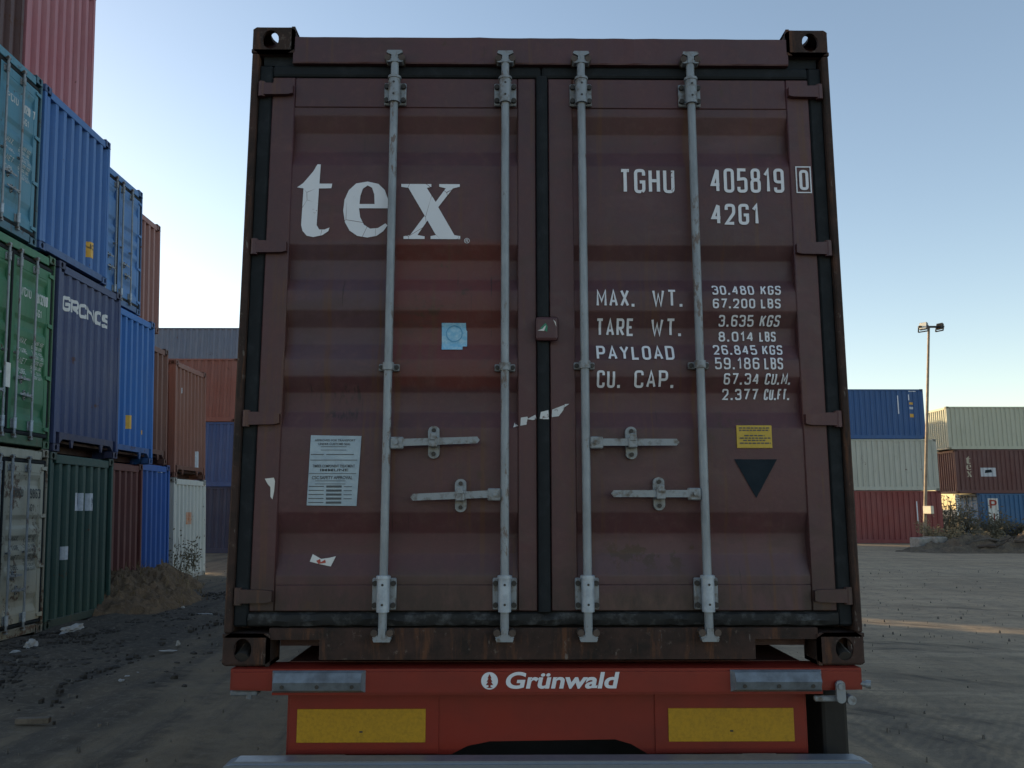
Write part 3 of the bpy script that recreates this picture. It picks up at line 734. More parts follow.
dmark(LD, 'sticker', bm, M['blue_sticker'], .0035, 'faded pale blue square sticker')
bm = rect_mark(-.402, -.313, 1.306, 1.324)
bm2 = curve_mesh([[(-.356 + .034 * math.cos(t), 1.285 + .034 * math.sin(t)) for t in [k * math.pi / 12 for k in range(24)]], [(-.356 + .030 * math.cos(t), 1.285 + .030 * math.sin(t)) for t in [k * math.pi / 12 for k in range(24)]]])
dmark(LD, 'sticker_print', bm2, M['blue_ink'], .005)
bm = B(); box(bm, -.031, .061, -.030, -.012, 1.243, 1.341, .012, 2)
sp = obj('seal_cover', bm, M['main'], RD); sp['label'] = 'square plate over the door gap'
bm = curve_mesh([[(-.022, 1.283), (.004, 1.281), (.012, 1.304), (.006, 1.300), (-.002, 1.290)]]); flatmark(RD, 'sticker', bm, M['paper'], -.0335)
bm = curve_mesh([[(-.012, 1.292), (.016, 1.278), (.018, 1.300), (.010, 1.314)]]); flatmark(RD, 'sticker', bm, M['green_print'], -.032)
bm = curve_mesh([[(.040, 1.328), (.050, 1.318), (.053, 1.298), (.046, 1.315)]]); flatmark(RD, 'scratch', bm, M['paper'], -.032)
bm = B(); box(bm, .765, .905, .0115, .0155, .821, .911, .001)
yp = obj('warning_plate', bm, M['yellow_plate'], RD); yp['label'] = 'small yellow plate with rows of print'
PB = B()
for z, u0, u1 in ((.898, .776, .895), (.889, .776, .895), (.868, .795, .875), (.858, .776, .898), (.849, .79, .88), (.838, .776, .898)):
    u = u0
    while u < u1:
        wd = random.uniform(.008, .018); into(PB, rect_mark(u, min(u + wd, u1), z, z + .0045)); u += wd + .004
flatmark(RD, 'plate_print', PB, M['print'], .0095)
dmark(RD, 'painted_triangle', poly_mark([(.752, .777), (.921, .777), (.833, .626)]), M['navy_paint'], .0035, 'dark triangle pointing down')
# torn scraps left on the doors
dmark(LD, 'paper_scrap', poly_mark([(-1.085, .700), (-1.05, .704), (-1.045, .69), (-1.047, .65), (-1.052, .62), (-1.060, .63), (-1.062, .668), (-1.072, .678)]), M['paper'], .0035)
bm = poly_mark([(-.905, .382), (-.897, .410), (-.862, .392), (-.832, .396), (-.806, .402), (-.822, .364), (-.862, .372)]); dmark(LD, 'paper_scrap', bm, M['paper'], .0035)
dmark(LD, 'paper_scrap', poly_mark([(-.880, .385), (-.866, .392), (-.862, .380), (-.846, .390), (-.842, .378), (-.870, .374)]), M['red_print'], .0055)
for pts, d, y in (([(-.118, .902), (-.112, .922), (-.098, .908)], LD, None), ([(-.090, .908), (-.088, .940), (-.062, .944), (-.06, .936), (-.030, .952), (-.026, .934), (-.040, .930), (-.062, .934), (-.066, .912)], LD, None), ([(-.014, .934), (-.010, .960), (.020, .968), (.022, .932), (.004, .932)], RD, -.0125), ([(.034, .942), (.036, .972), (.082, .990), (.086, .982), (.104, .995), (.086, .994), (.080, .970), (.062, .946)], RD, None)):
    bm = poly_mark(pts)
    (dmark(d, 'torn_tape', bm, M['tape'], .0035) if y is None else flatmark(d, 'torn_tape', bm, M['tape'], y))

# ------------------------------------------------------------------ semi-trailer
tr = tag(empty('semi_trailer', (0, 0, 0)), 'red semi-trailer carrying the maroon container, amber reflectors and pale bumper bar at its rear', 'trailer')
TY = -.055
bm = B()
prism(bm, [(-1.165, 1.150), (-1.165, 1.075), (-1.010, 1.072), (-1.010, 1.057), (1.032, 1.057), (1.032, 1.070), (1.180, 1.072), (1.180, 1.150)], TY, .10)
bmesh.ops.recalc_face_normals(bm, faces=bm.faces)
bmesh.ops.bevel(bm, geom=[e for e in bm.edges if all(abs(v.co.y - TY) < 1e-4 for v in e.verts)], offset=.010, segments=2, affect='EDGES')
beam = obj('rear_beam', bm, M['trailer_red'], tr)
bm = B(); box(bm, -.985, 1.0, .10, 12.0, 1.146, 1.1515); obj('deck_plate', bm, M['trailer_dusty'], tr)
for xa, xb in ((-1.008, -.664), (.686, 1.026)):
    bm = B(); n = [(TY, 1.068), (TY - .026, 1.080), (TY - .040, 1.110), (TY - .020, 1.140), (TY, 1.146)]
    A = [bm.verts.new((xa + (.012 if k in (1, 2, 3) else 0), y, z)) for k, (y, z) in enumerate(n)]; C = [bm.verts.new((xb - (.012 if k in (1, 2, 3) else 0), y, z)) for k, (y, z) in enumerate(n)]
    for k in range(4): bm.faces.new((A[k], A[k+1], C[k+1], C[k]))
    bm.faces.new(A); bm.faces.new(C[::-1]); bmesh.ops.recalc_face_normals(bm, faces=bm.faces)
    b = obj('buffer_pad', bm, M['buffer'], tr)
    for t in (.13, .50, .87): obj('bolt', cyl(B(), (xa + (xb - xa) * t, TY - .036, 1.094), (xa + (xb - xa) * t, TY - .030, 1.094), .0075, n=10), M['bolt'], b)
bm = B(); prism(bm, [(-.973, 1.054), (-.973, .822), (-.352, .822), (-.290, .852), (-.206, .868), (.268, .874), (.330, .856), (.390, .822), (1.000, .822), (1.000, 1.054)], .050, .075)
bmesh.ops.recalc_face_normals(bm, faces=bm.faces); pn = obj('rear_panel', bm, M['trailer_red'], tr)
for xa, xb in ((-.963, -.400), (.420, .990)):
    bm = B(); box(bm, xa, xb, .044, .0495, .826, 1.05, .001); obj('side_plate', bm, M['trailer_red'], pn)
for xa, xb in ((-.934, -.449), (.470, .948)):
    bm = B(); box(bm, xa, xb, .040, .0437, .867, .988, .001); r = obj('reflector', bm, M['reflector'], pn); r['label'] = 'amber reflective rectangle'
    bm = B(); box(bm, (xa + xb) / 2 - .006, (xa + xb) / 2 + .006, .0385, .0398, .903, .909); obj('mark', bm, M['bolt'], r)
bm = B(); prism(bm, [(-1.150, .730), (1.165, .730), (1.165, .832), (1.128, .846), (-1.114, .846), (-1.150, .832)], -.130, -.035)
bmesh.ops.recalc_face_normals(bm, faces=bm.faces); bmesh.ops.bevel(bm, geom=[e for e in bm.edges if abs(e.verts[0].co.x - e.verts[1].co.x) > 1], offset=.010, segments=3, affect='EDGES')
ub = obj('underrun_bar', bm, M['alu'], tr)
bm = B()
for x in (-.7, .7): box(bm, x - .05, x + .05, -.034, .6, .74, .82)
obj('bar_bracket', bm, M['chassis'], ub)
# logo and name on the beam
def tmark(bm, mat, name='lettering'):
    for v in bm.verts: v.co = (v.co.x, TY - .002, v.co.y)
    return obj(name, bm, mat, beam)
bm = curve_mesh(text='Gr\u00fcnwald', fatten=.028)
fit(bm, -.152, .262, 1.080, 1.140)
for v in bm.verts: v.co.x += (v.co.y - 1.08) * .22
tmark(bm, M['logo'])
tree = [(-.2065 + dx * 1.0, 1.083 + dz) for dx, dz in ((-.013, 0), (-.004, .004), (-.004, .010), (-.014, .010), (-.006, .022), (-.011, .022), (-.004, .034), (-.008, .034), (0, .050), (.008, .034), (.004, .034), (.011, .022), (.006, .022), (.014, .010), (.004, .010), (.004, .004), (.013, 0))]
tmark(curve_mesh([[(-.2065 + .031 * math.cos(t), 1.1085 + .031 * math.sin(t)) for t in [k * math.pi / 16 for k in range(32)]], tree]), M['logo'], 'emblem')
# locking fittings at the beam's ends
bm = B(); prism(bm, [(1.088 + .017 * math.cos(t), 1.070 + (.024 if math.sin(t) > 0 else -.024) + .016 * math.sin(t)) for t in [2 * math.pi * k / 16 for k in range(16)]], -.078, -.066)
cyl(bm, (1.088, -.084, 1.09), (1.088, -.03, 1.09), .012, n=10); cyl(bm, (1.128, -.075, 1.040), (1.128, .04, 1.040), .017, n=12); box(bm, 1.0, 1.12, -.05, -.03, 1.030, 1.050, .004)
bmesh.ops.recalc_face_normals(bm, faces=bm.faces)
obj('lock_lever', bm, M['zinc'], tr)
bm = B(); cyl(bm, (1.16, -.03, 1.094), (1.205, -.045, 1.090), .010, n=10); cyl(bm, (1.195, -.040, 1.091), (1.212, -.047, 1.090), .015, n=10); obj('lock_pin', bm, M['zinc'], tr)
bm = B(); box(bm, -1.17, -1.07, -.03, .03, 1.050, 1.071, .005); cyl(bm, (-1.10, -.02, 1.062), (-1.10, -.02, 1.040), .012, n=8); obj('lock_bracket', bm, M['buffer'], tr)
for s in (-1, 1):
    bm = B(); cyl(bm, (s * 1.14, -.002, 1.175), (s * 1.14, .075, 1.205), .030, .024, n=12); obj('twist_lock', bm, M['bolt'], tr)
# black locker by the right rear corner, chassis, axles, wheels, legs
bm = B(); box(bm, 1.075, 1.18, .10, .70, .34, 1.040, .015, 2); obj('mudguard', bm, M['black'], tr)
obj('shade_backing', box(B(), -.62, .66, .32, .40, .45, 1.0), M['black'], tr)  # black plate added to stand in for the shade behind the panel's cut-out
bm = B()
for s in (-1, 1): box(bm, s * .5 - .06, s * .5 + .06, .12, 12.1, .86, 1.14)
for k in range(7): box(bm, -1.1, 1.1, 1.2 + k * 1.7, 1.32 + k * 1.7, 1.0, 1.10)
obj('chassis_frame', bm, M['trailer_dusty'], tr)
for y in (2.6, 3.9, 5.2):
    bm = B(); cyl(bm, (-.95, y, .5), (.95, y, .5), .07, n=12); obj('axle', bm, M['chassis'], tr)
    for s in (-1, 1):
        bm = B(); lathe(bm, [(-.18, .30), (-.19, .36), (-.175, .47), (-.14, .50), (-.05, .505), (.05, .505), (.14, .50), (.175, .47), (.19, .36), (.18, .30)], (s * .96, y, .5), n=36)
        wh = obj('tyre', bm, M['rubber'], tr, True)
        bm = B(); lathe(bm, [(s * .16, .30), (s * .12, .25), (s * .05, .22), (s * .05, .12), (s * .14, .10), (s * .15, .001)], (s * .96, y, .5), n=24); obj('rim', bm, M['zinc'], wh, True)
for s in (-1, 1):
    bm = B(); box(bm, s * .75 - .07, s * .75 + .07, 9.7, 9.84, .06, 1.14); box(bm, s * .75 - .16, s * .75 + .16, 9.6, 9.94, 0, .06, .01); obj('landing_leg', bm, M['chassis'], tr)

# ------------------------------------------------------------------ left stack (end faces look towards +X)
LEAN = Matrix.Rotation(R(-2.6), 4, 'Y')
def left_mx(XL, Y0, Y1, z): return Matrix.Translation((XL, (Y0 + Y1) / 2, -.02)) @ LEAN @ Matrix.Translation((0, 0, z)) @ Matrix.Rotation(R(90), 4, 'Z')
GL = 'containers stacked in the long row on the left'
def left(label, XL, Y0, Y1, z0, z1, c, front='end', raised=0, rust=.35, fade=.35, grime=.35, seed=0, L=12.19, **kw):
    ms = matset(c, rust, fade, grime, seed, 'container_paint')
    return container('shipping_container', label, Y1 - Y0 - .02, z1 - z0 - .004, L, left_mx(XL, Y0, Y1, z0), ms, front, GL, raised=raised, **kw)
# column nearest the camera
r1, d1 = left('rust-streaked cream container with closed doors, on the ground at the left edge', -6.8, 6.98, 9.18, 0, 2.62, (.34, .33, .26), 'door', rust=.8, seed=1)
r2, d2 = left('bright green container with closed doors above the rusty cream one', -6.8, 6.98, 9.18, 2.62, 5.56, (.035, .15, .075), 'door', rust=.2, seed=2)
r3, d3 = left('teal blue container with closed doors above the bright green one', -6.8, 6.50, 8.64, 5.56, 8.20, (.06, .20, .29), 'door', rust=.35, seed=3)
r4, d4 = left('dark brown-red container at the top left corner of the picture', -7.0, 6.30, 8.42, 8.21, 10.9, (.075, .035, .034), 'end', rust=.7, seed=4)
# second column
END_D = .034
r6, _ = left('dark navy ribbed container with patchy white letters near its top', -6.8, 9.26, 11.39, 2.61, 5.58, (.026, .043, .125), raised=.2, rust=.3, fade=.6, seed=6)
END_D = .066; DEPTH[r6.name] = .034
r5, _ = left('dark green ribbed container on the ground with two white labels side by side', -6.8, 9.20, 11.26, 0, 2.60, (.014, .058, .050), rust=.25, fade=.5, seed=5)
r7, _ = left('royal blue ribbed container in the third tier with an orange label low down', -6.8, 8.68, 10.84, 5.585, 8.20, (.045, .14, .37), rust=.12, fade=.2, seed=7)
r8, _ = left('faded pink-red ribbed container, topmost of the left row', -7.0, 8.46, 10.56, 8.21, 10.9, (.36, .135, .165), rust=.12, fade=.5, seed=8)
# third column
r9, _ = left('brown-red ribbed container on the ground between dark green and blue ones', -7.2, 11.36, 13.38, 0, 2.62, (.105, .028, .026), rust=.2, seed=9)
r10, _ = left('bright blue ribbed container with two small orange marks low on its end', -7.1, 11.44, 13.58, 2.63, 5.54, (.022, .13, .40), raised=.2, rust=.12, fade=.2, seed=10)
r11, d11 = left('medium blue container with white lock bars on its doors, third tier', -7.16, 10.92, 13.02, 5.55, 8.13, (.06, .18, .42), 'door', rust=.1, seed=11)
# fourth column
r12, _ = left('cobalt blue ribbed container on the ground beside the white ribbed one', -7.45, 13.44, 15.36, 0, 2.70, (.020, .090, .32), rust=.1, fade=.2, seed=12)
r13, _ = left('narrowly seen brown container behind the bright blue one, second tier', -7.5, 13.64, 15.30, 2.71, 5.30, (.15, .062, .045), raised=.2, rust=.3, seed=13)
r14, _ = left('red-brown ribbed container at the far end of the third tier', -7.5, 13.08, 14.75, 5.55, 8.02, (.25, .11, .095), rust=.12, seed=14)
# fifth column, standing further on
r15, _ = left('dirty white ribbed container on the ground behind the dirt mound', -8.0, 16.98, 19.18, 0, 2.50, (.47, .48, .45), rust=.35, seed=15)
r16, _ = left('warm brown ribbed container standing on the dirty white one', -8.0, 16.98, 19.12, 2.505, 5.40, (.215, .088, .062), raised=.2, rust=.15, seed=16)

def door_word(door, t, u0, u1, v0, v1, W, H, mat, fat=.02):
    sx, sz = W / CW, H / CH
    bm = cut(stroke_text(t, u0, u1, v0, v1, (v1 - v0) * .14), 1, DOOR_CUTS)
    bm = drape_front(bm, door_y, .003)
    for v in bm.verts: v.co.x *= sx; v.co.z *= sz
    return obj('lettering', bm, mat, door)
LF = M['letter_far']; MD = worn_white('faded_dark_marking', (.05, .06, .06), (.34, .33, .26), .60, False)
for dd, (W, H), mt, num in ((d2, (2.18, 2.936), LF, ('WCIU', '2013200', '5G1')), (d3, (2.12, 2.636), LF, ('PCIU', '80290  7', '5G1')), (d1, (2.18, 2.616), MD, ('CBHU', '79863', '5G1'))):
    door_word(dd[1], num[0], .26, .56, 1.90, 2.02, W, H, mt); door_word(dd[1], num[1], .68, 1.04, 1.88, 2.02, W, H, mt); door_word(dd[1], num[2], .70, .88, 1.70, 1.80, W, H, mt)
    for k, t in enumerate(('MAX.', 'TARE', 'NET', 'CUBE')):
        z = 1.30 - k * .13
        door_word(dd[1], t, .33, .52, z, z + .07, W, H, mt); door_word(dd[1], ('30.480 KGS', '3.900 KGS', '26.580 KGS', '76.4 CU.M')[k], .68, .98, z + .03, z + .075, W, H, mt)
        door_word(dd[1], ('67.200 LBS', '8.600 LBS', '58.600 LBS', '2.698 CU.FT')[k], .68, .98, z - .03, z + .015, W, H, mt)
bm = rect_mark(-.16, .02, .78, 1.12)
for v in bm.verts: v.co = (v.co.x * .9, -.02, v.co.y)
obj('placard', bm, M['paper'], d2[1])
# the patchy name on the navy end
PB = stroke_text('GRCNCS', -.86, .62, 2.22, 2.46, .055, gap=.55)
wl = worn_white('peeling_white_lettering', (.58, .60, .62), (.026, .040, .095), .62, False, 4)
end_mark(r6, 'lettering', PB, wl)
ol = plain('orange_label', (.62, .36, .05), .2, .5); 
def lab(root, u0, u1, v0, v1, mat): return end_mark(root, 'label_panel', rect_mark(u0, u1, v0, v1), mat)
lab(r7, .34, .62, .33, .60, ol); end_mark(r7, 'label_print', fit(curve_mesh(text='NC', fatten=.03), .42, .58, .47, .56), M['print'])
lab(r10, -.10, .10, .62, .88, ol); lab(r10, .52, .66, .56, .64, ol)
wlab = plain('white_label', (.50, .54, .60), .3, .5, 0, 20)
lab(r5, -.24, .02, 1.72, 2.0, wlab); lab(r5, .20, .46, 1.72, 2.0, wlab); lab(r5, -.52, -.36, .98, 1.18, wlab)
end_mark(r5, 'label_print', fit(curve_mesh(text='U', fatten=.04), -.18, -.06, 1.76, 2.0), M['navy_paint']); end_mark(r5, 'label_print', fit(curve_mesh(text='N', fatten=.03), .28, .42, 1.73, 1.92), M['navy_paint'])
lab(r9, .12, .42, .42, .52, ol)
lab(r16, .42, .60, .30, .72, wlab); lab(r16, -.62, -.5, 2.12, 2.26, wlab)
rl = plain('faded_orange_patch', (.48, .20, .10), .4, .6, 0, 12, .1, (.46, .40, .34)); lab(r15, -.25, .20, 1.36, 1.66, rl)
lab(r12, .3, .55, 2.52, 2.58, wlab)

# ------------------------------------------------------------------ stacks that close the view ahead on the left
def cross_mx(X0, Yf, W, z): return Matrix.Translation((X0, Yf + W / 2, z)) @ Matrix.Rotation(R(-90), 4, 'Z')
GB = 'containers stacked across the far end of the yard'
def across(label, X0, Yf, z0, c, H=2.59, W=2.44, L=12.19, front='end', group=GB, rust=.3, fade=.4, grime=.35, seed=0, c_end=None):
    ms = matset(c, rust, fade, grime, seed, 'container_paint')
    return container('shipping_container', label, W, H - .004, L, cross_mx(X0, Yf, W, z0), ms, front, group)
XW = -22.9
across('dark navy container lying on the ground beyond the white one', XW, 30, -.02, (.030, .034, .070), seed=21)
across('violet blue container between the navy and rust red ones at the far left', XW, 30, 2.57, (.035, .070, .19), seed=22)
across('rust red container below the long grey-blue one at the far left', XW - .2, 30, 5.16, (.20, .072, .055), seed=23)
across('long grey-blue container standing highest at the far end', XW - 1.5, 36, 7.75, (.13, .155, .22), seed=24, fade=.6)
for k in range(3):
    across(('dull brown', 'dull green', 'dull grey')[k] + ' container beneath the long grey-blue one, behind the far stack', XW - 1.5, 36, -.02 + 2.59 * k, ((.12, .05, .04), (.03, .08, .06), (.14, .14, .14))[k], seed=25 + k)

# unseen containers added behind the maroon one to shade the yard from the low sun
for k in range(3):
    across(('unseen dull red container added as a sun blocker, lowest tier behind the maroon one', 'unseen dull blue container added as a sun blocker, middle tier behind the maroon one', 'unseen dull tan container added as a sun blocker, upper tier behind the maroon one')[k], XW + 12.4, 30, -.02 + 2.59 * k, ((.16, .05, .04), (.04, .07, .18), (.25, .2, .14))[k], seed=41 + k)
across('unseen long dark red container added on the ground to block the low sun', -2.0, 38.5, -.02, (.12, .04, .035), seed=45)
across('unseen short dull green container added on the long dark red one to block the sun', -2.0, 38.5, 2.57, (.03, .08, .06), seed=44, L=6.06)
across('unseen short tan container added left of the long dark red one to block the sun', -8.3, 38.5, -.02, (.24, .19, .13), seed=50, L=6.06)
across('unseen short dull blue container added on the short tan one to block the sun', -8.3, 38.5, 2.57, (.04, .07, .16), seed=51, L=6.06)
for k in range(4):
    across(('lowest', 'second', 'third', 'top')[k] + ' container of an unseen distant stack added to block the low sun', -5.0, 60, -.02 + 2.59 * k, (.14, .12, .11), seed=46 + k)

# ------------------------------------------------------------------ right: two stacks beyond the lamp
ra, _ = across('red container on the ground behind the floodlight pole', 16.0, 39, -.02, (.20, .040, .038), H=2.64, seed=31, L=6.06, group='containers stacked on the right')
rb, _ = across('cream container with brown streaks between a red and a blue one', 15.95, 39, 2.622, (.40, .41, .36), H=2.615, seed=32, L=6.06, rust=.4, group='containers stacked on the right')
rc, _ = across('blue container topmost behind the floodlight pole', 15.45, 39, 5.239, (.022, .085, .24), seed=33, L=6.06, rust=.08, fade=.15, group='containers stacked on the right')
rd_, dd = across('blue container on the ground with a white panel and red letters', 28.0, 46.2, -.02, (.022, .105, .24), H=2.62, seed=34, rust=.15, front='door', group='containers stacked on the right')
re_, _ = across('maroon container with pale vertical lettering between blue and cream ones', 26.85, 46.2, 2.602, (.105, .035, .034), H=2.615, seed=35, group='containers stacked on the right')
rf_, _ = across('pale cream container topmost at the right edge', 26.55, 46.2, 5.219, (.42, .43, .34), seed=36, rust=.08, fade=.3, group='containers stacked on the right')
HW = 1.22
side_mark(rd_, 'panel', rect_mark(.62, 1.24, .35, 2.33), M['paper'], HW)
for ch, v1, v0 in (('P', 2.25, 1.70), ('I', 1.50, .98), ('L', .80, .40)):
    a, b = ((.72, 1.14) if ch != 'I' else (.85, 1.02)); bm = stroke_text(ch, a, b, v0, v1, .10)
    o = side_mark(rd_, 'lettering', bm, M['red_print'], HW + .006)
for sp, v0, v1 in ((T_, 1.75, 2.2), (E_, 1.38, 1.70), (X_, .98, 1.30)):
    side_mark(re_, 'lettering', fit(curve_mesh(sp), .66, .96, v0, v1), worn_white('cream_lettering', (.50, .46, .36), (.105, .035, .034), .7, False), HW)
side_mark(re_, 'label_panel', rect_mark(1.5, 2.42, 1.0, 1.52), wlab, HW); side_mark(re_, 'label_print', fit(curve_mesh([[(0, 0), (1, .2), (.9, 1), (.1, .8)]]), 1.72, 2.2, 1.2, 1.42), M['navy_paint'], HW + .005)
for v0, v1, m_ in ((1.98, 2.1, ol), (1.74, 1.86, wlab), (1.32, 1.5, ol)): side_mark(rc, 'label_panel', rect_mark(5.32, 5.53, v0 - .2, v1 - .2), m_, HW)
side_mark(rc, 'label_panel', rect_mark(5.32, 5.72, 2.45, 2.49), M['letter2'], HW); side_mark(rc, 'lettering', rect_mark(5.29, 5.34, 2.0, 2.3), M['letter2'], HW); side_mark(rc, 'lettering', rect_mark(4.72, 4.77, 1.3, 2.25), M['letter2'], HW)
side_mark(ra, 'lettering', rect_mark(4.77, 4.84, 1.0, 2.1), M['letter2'], HW)

# ------------------------------------------------------------------ floodlight pole
PX, PY = 18.0, 33.0
fl = tag(empty('floodlight_pole', (PX, PY, 0)), 'tall slim floodlight pole with two lamp heads, right of the maroon container', 'floodlight')
pm = plain('galvanised_pole', (.24, .19, .14), .35, .6, .1, 4)
obj('pole', cyl(B(), (0, 0, 0), (.92, 0, 9.75), .075, .05, n=16), pm, fl, True)
bm = B(); box(bm, .45, 1.42, -.05, .05, 9.74, 9.82, .01); obj('cross_arm', bm, M['bolt'], fl)
def lamp(x, rz, rx, glass):
    k_ = .85 if glass else .72; Mx = Matrix.Translation((x, -.05, 9.86 - .32 * (1 - k_))) @ Matrix.Scale(k_, 4) @ Matrix.Rotation(R(rz), 4, 'Z') @ Matrix.Rotation(R(rx), 4, 'X')
    bm = B(); box(bm, -.20, .20, -.03, .10, -.19, .19, .02)
    for k in range(7): box(bm, -.2 + k * .06, -.18 + k * .06, .12, .17, -.18, .18)
    for v in bm.verts: v.co = Mx @ v.co
    h = obj('lamp_head', bm, M['zinc'] if glass else M['bolt'], fl)
    bm = B(); box(bm, -.18, .18, -.037, -.0305, -.17, .17)
    for v in bm.verts: v.co = Mx @ v.co
    obj('lamp_glass', bm, plain('lamp_glass', (.62, .62, .55), .1, .25), h)
    bm = B(); box(bm, -.26, -.235, -.02, .08, -.30, .02); box(bm, .235, .26, -.02, .08, -.30, .02); box(bm, -.26, .26, -.02, .08, -.325, -.30)
    for v in bm.verts: v.co = Mx @ v.co
    obj('bracket', bm, M['bolt'], h)
lamp(.64, -52, -12, True); lamp(1.42, 118, 22, False)
bm = B(); box(bm, -.21, .21, -.09, .09, -.17, .17, .02); bmesh.ops.rotate(bm, verts=bm.verts, cent=(0, 0, 0), matrix=Matrix.Rotation(R(-66), 3, 'Z')); bmesh.ops.translate(bm, verts=bm.verts, vec=(.20, -.20, 1.66)); obj('control_box', bm, plain('pale_box', (.55, .50, .40), .2, .5), fl)

# ------------------------------------------------------------------ dirt mounds, rubble, plants, litter
def mound(name, label, cx, cy, rx, ry, h, seed, mat, rot=0, rough=.26, n=110, pts=None):
    bm = B(); g = []
    for i in range(n + 1):
        col = []
        for j in range(n + 1):
            u, v = -1 + 2 * i / n, -1 + 2 * j / n; d = min(1, math.hypot(u, v))
            k = (1 - d * d) ** 1.3
            p = Vector((u * rx * 1.2 + seed, v * ry * 1.2, seed * 2))
            q = noise.fractal(p * 1.1, .9, 2.1, 6) * rough + .12 * noise.noise(p * 5) * rough
            z = h * k * (1 + q * 1.5) + .085 * noise.noise(p * 7) * k ** .3 + .05 * noise.noise(p * 15) * k ** .3 + .03 * abs(noise.noise(p * 27)) * k ** .3 + .10 * k ** .3 * noise.noise(p * 3.3) * min(1, h)
            x, y = u * rx, v * ry; c, s_ = math.cos(rot), math.sin(rot)
            col.append(bm.verts.new((x * c - y * s_, x * s_ + y * c, z - .07)))
        g.append(col)
    for a, b in zip(g, g[1:]):
        for k in range(n): bm.faces.new((a[k], b[k], b[k+1], a[k+1]))
    o = obj(name, bm, mat, None, True); o.location = (cx, cy, 0)
    return tag(o, label, 'mound' if 'mound' in name else 'heap')
def dirt(name, a, b, c):
    s = NT(name); v = s.coords(); f = s.noise(v, 3.5, 8, .7); g = s.noise(v, 24, 6, .75)
    col = s.mix(s.ramp(f, .38, .64), a, b); col = s.mix(s.ramp(g, .52, .7, 0, .7), col, c)
    return s.out(col, .95, 0, s.math('ADD', f, s.math('MULTIPLY', g, .4)), .8, .07, .15)
DM = dirt('brown_soil', (.155, .108, .070), (.100, .072, .050), (.23, .17, .115))
DG = dirt('grey_rubble', (.150, .118, .086), (.085, .068, .052), (.24, .195, .145))
mound('dirt_mound', 'large brown dirt mound heaped against the left row beside the dark green container', -7.0, 12.55, 1.3, 2.1, .70, 3, DM, .12)
mound('dirt_mound', 'smaller brown dirt mound in front of the dirty white container', -7.75, 15.4, 1.0, 1.7, .60, 8, DM, .1)
mound('rubble_heap', 'low dark rubble heap right of the floodlight pole base', 21.8, 31.5, 6.2, 2.0, .55, 5, DG, .03, .7)

def stick(bm, p, d, ln, r, seed):
    rnd = random.Random(seed); pts = [Vector(p)]; d = Vector(d).normalized()
    for k in range(5):
        d = (d + Vector((rnd.uniform(-.3, .3), rnd.uniform(-.3, .3), rnd.uniform(-.25, .18)))).normalized(); pts.append(pts[-1] + d * ln / 5)
    tube(bm, pts, [r * (1 - .15 * k) for k in range(6)], 6)
bark = plain('grey_bark', (.075, .062, .052), .4, .85, 0, 10, .4)
for k in range(12):
    rnd = random.Random(40 + k); bm = B(); stick(bm, (0, 0, 0), (rnd.uniform(-1, 1), rnd.uniform(-.5, .2), rnd.uniform(.0, .28)), rnd.uniform(1.1, 2.4), rnd.uniform(.04, .09), k)
    stick(bm, (0, 0, 0), (rnd.uniform(-1, 1), rnd.uniform(-.5, .2), rnd.uniform(.1, .4)), rnd.uniform(.6, 1.0), .03, k + 50)
    o = obj('branch', bm, bark, None, True); o.location = (19.4 + k * .55 + rnd.uniform(-.3, .3), 30.6 + rnd.uniform(-.7, .5), .25 + .22 * math.sin(k * .9) ** 2)
    tag(o, 'broken grey branch lying on the rubble heap', 'branch', 'broken branches on the rubble heap')
bm = B(); box(bm, -.6, .6, -.09, .09, 0, .06, .008); o = obj('plank', bm, plain('pale_board', (.42, .40, .36), .3, .7), None); o.location = (23.6, 30.1, .38); o.rotation_euler = (.1, -.5, .3)
tag(o, 'short pale board sticking up out of the rubble heap', 'plank')
cm = plain('concrete', (.30, .28, .25), .35, .9, 0, 6, .4)
for k, (x, y, sx_, h) in enumerate(((17.72, 32.6, .34, .50), (18.2, 32.45, .30, .55))):
    bm = B(); box(bm, -sx_, sx_, -.4, .4, -.1, h, .05, 2)
    for v in bm.verts: v.co += Vector((noise.noise(v.co * 4) * .04, noise.noise(v.co * 4 + Vector((9, 0, 0))) * .04, noise.noise(v.co * 3 + Vector((0, 7, 0))) * .05))
    o = obj('concrete_block', bm, cm, None); o.location = (x, y, 0); o.rotation_euler = (0, 0, .2 * k + .1)
    tag(o, ('lower concrete block left of the floodlight pole', 'taller concrete block at the foot of the floodlight pole')[k], 'concrete block')

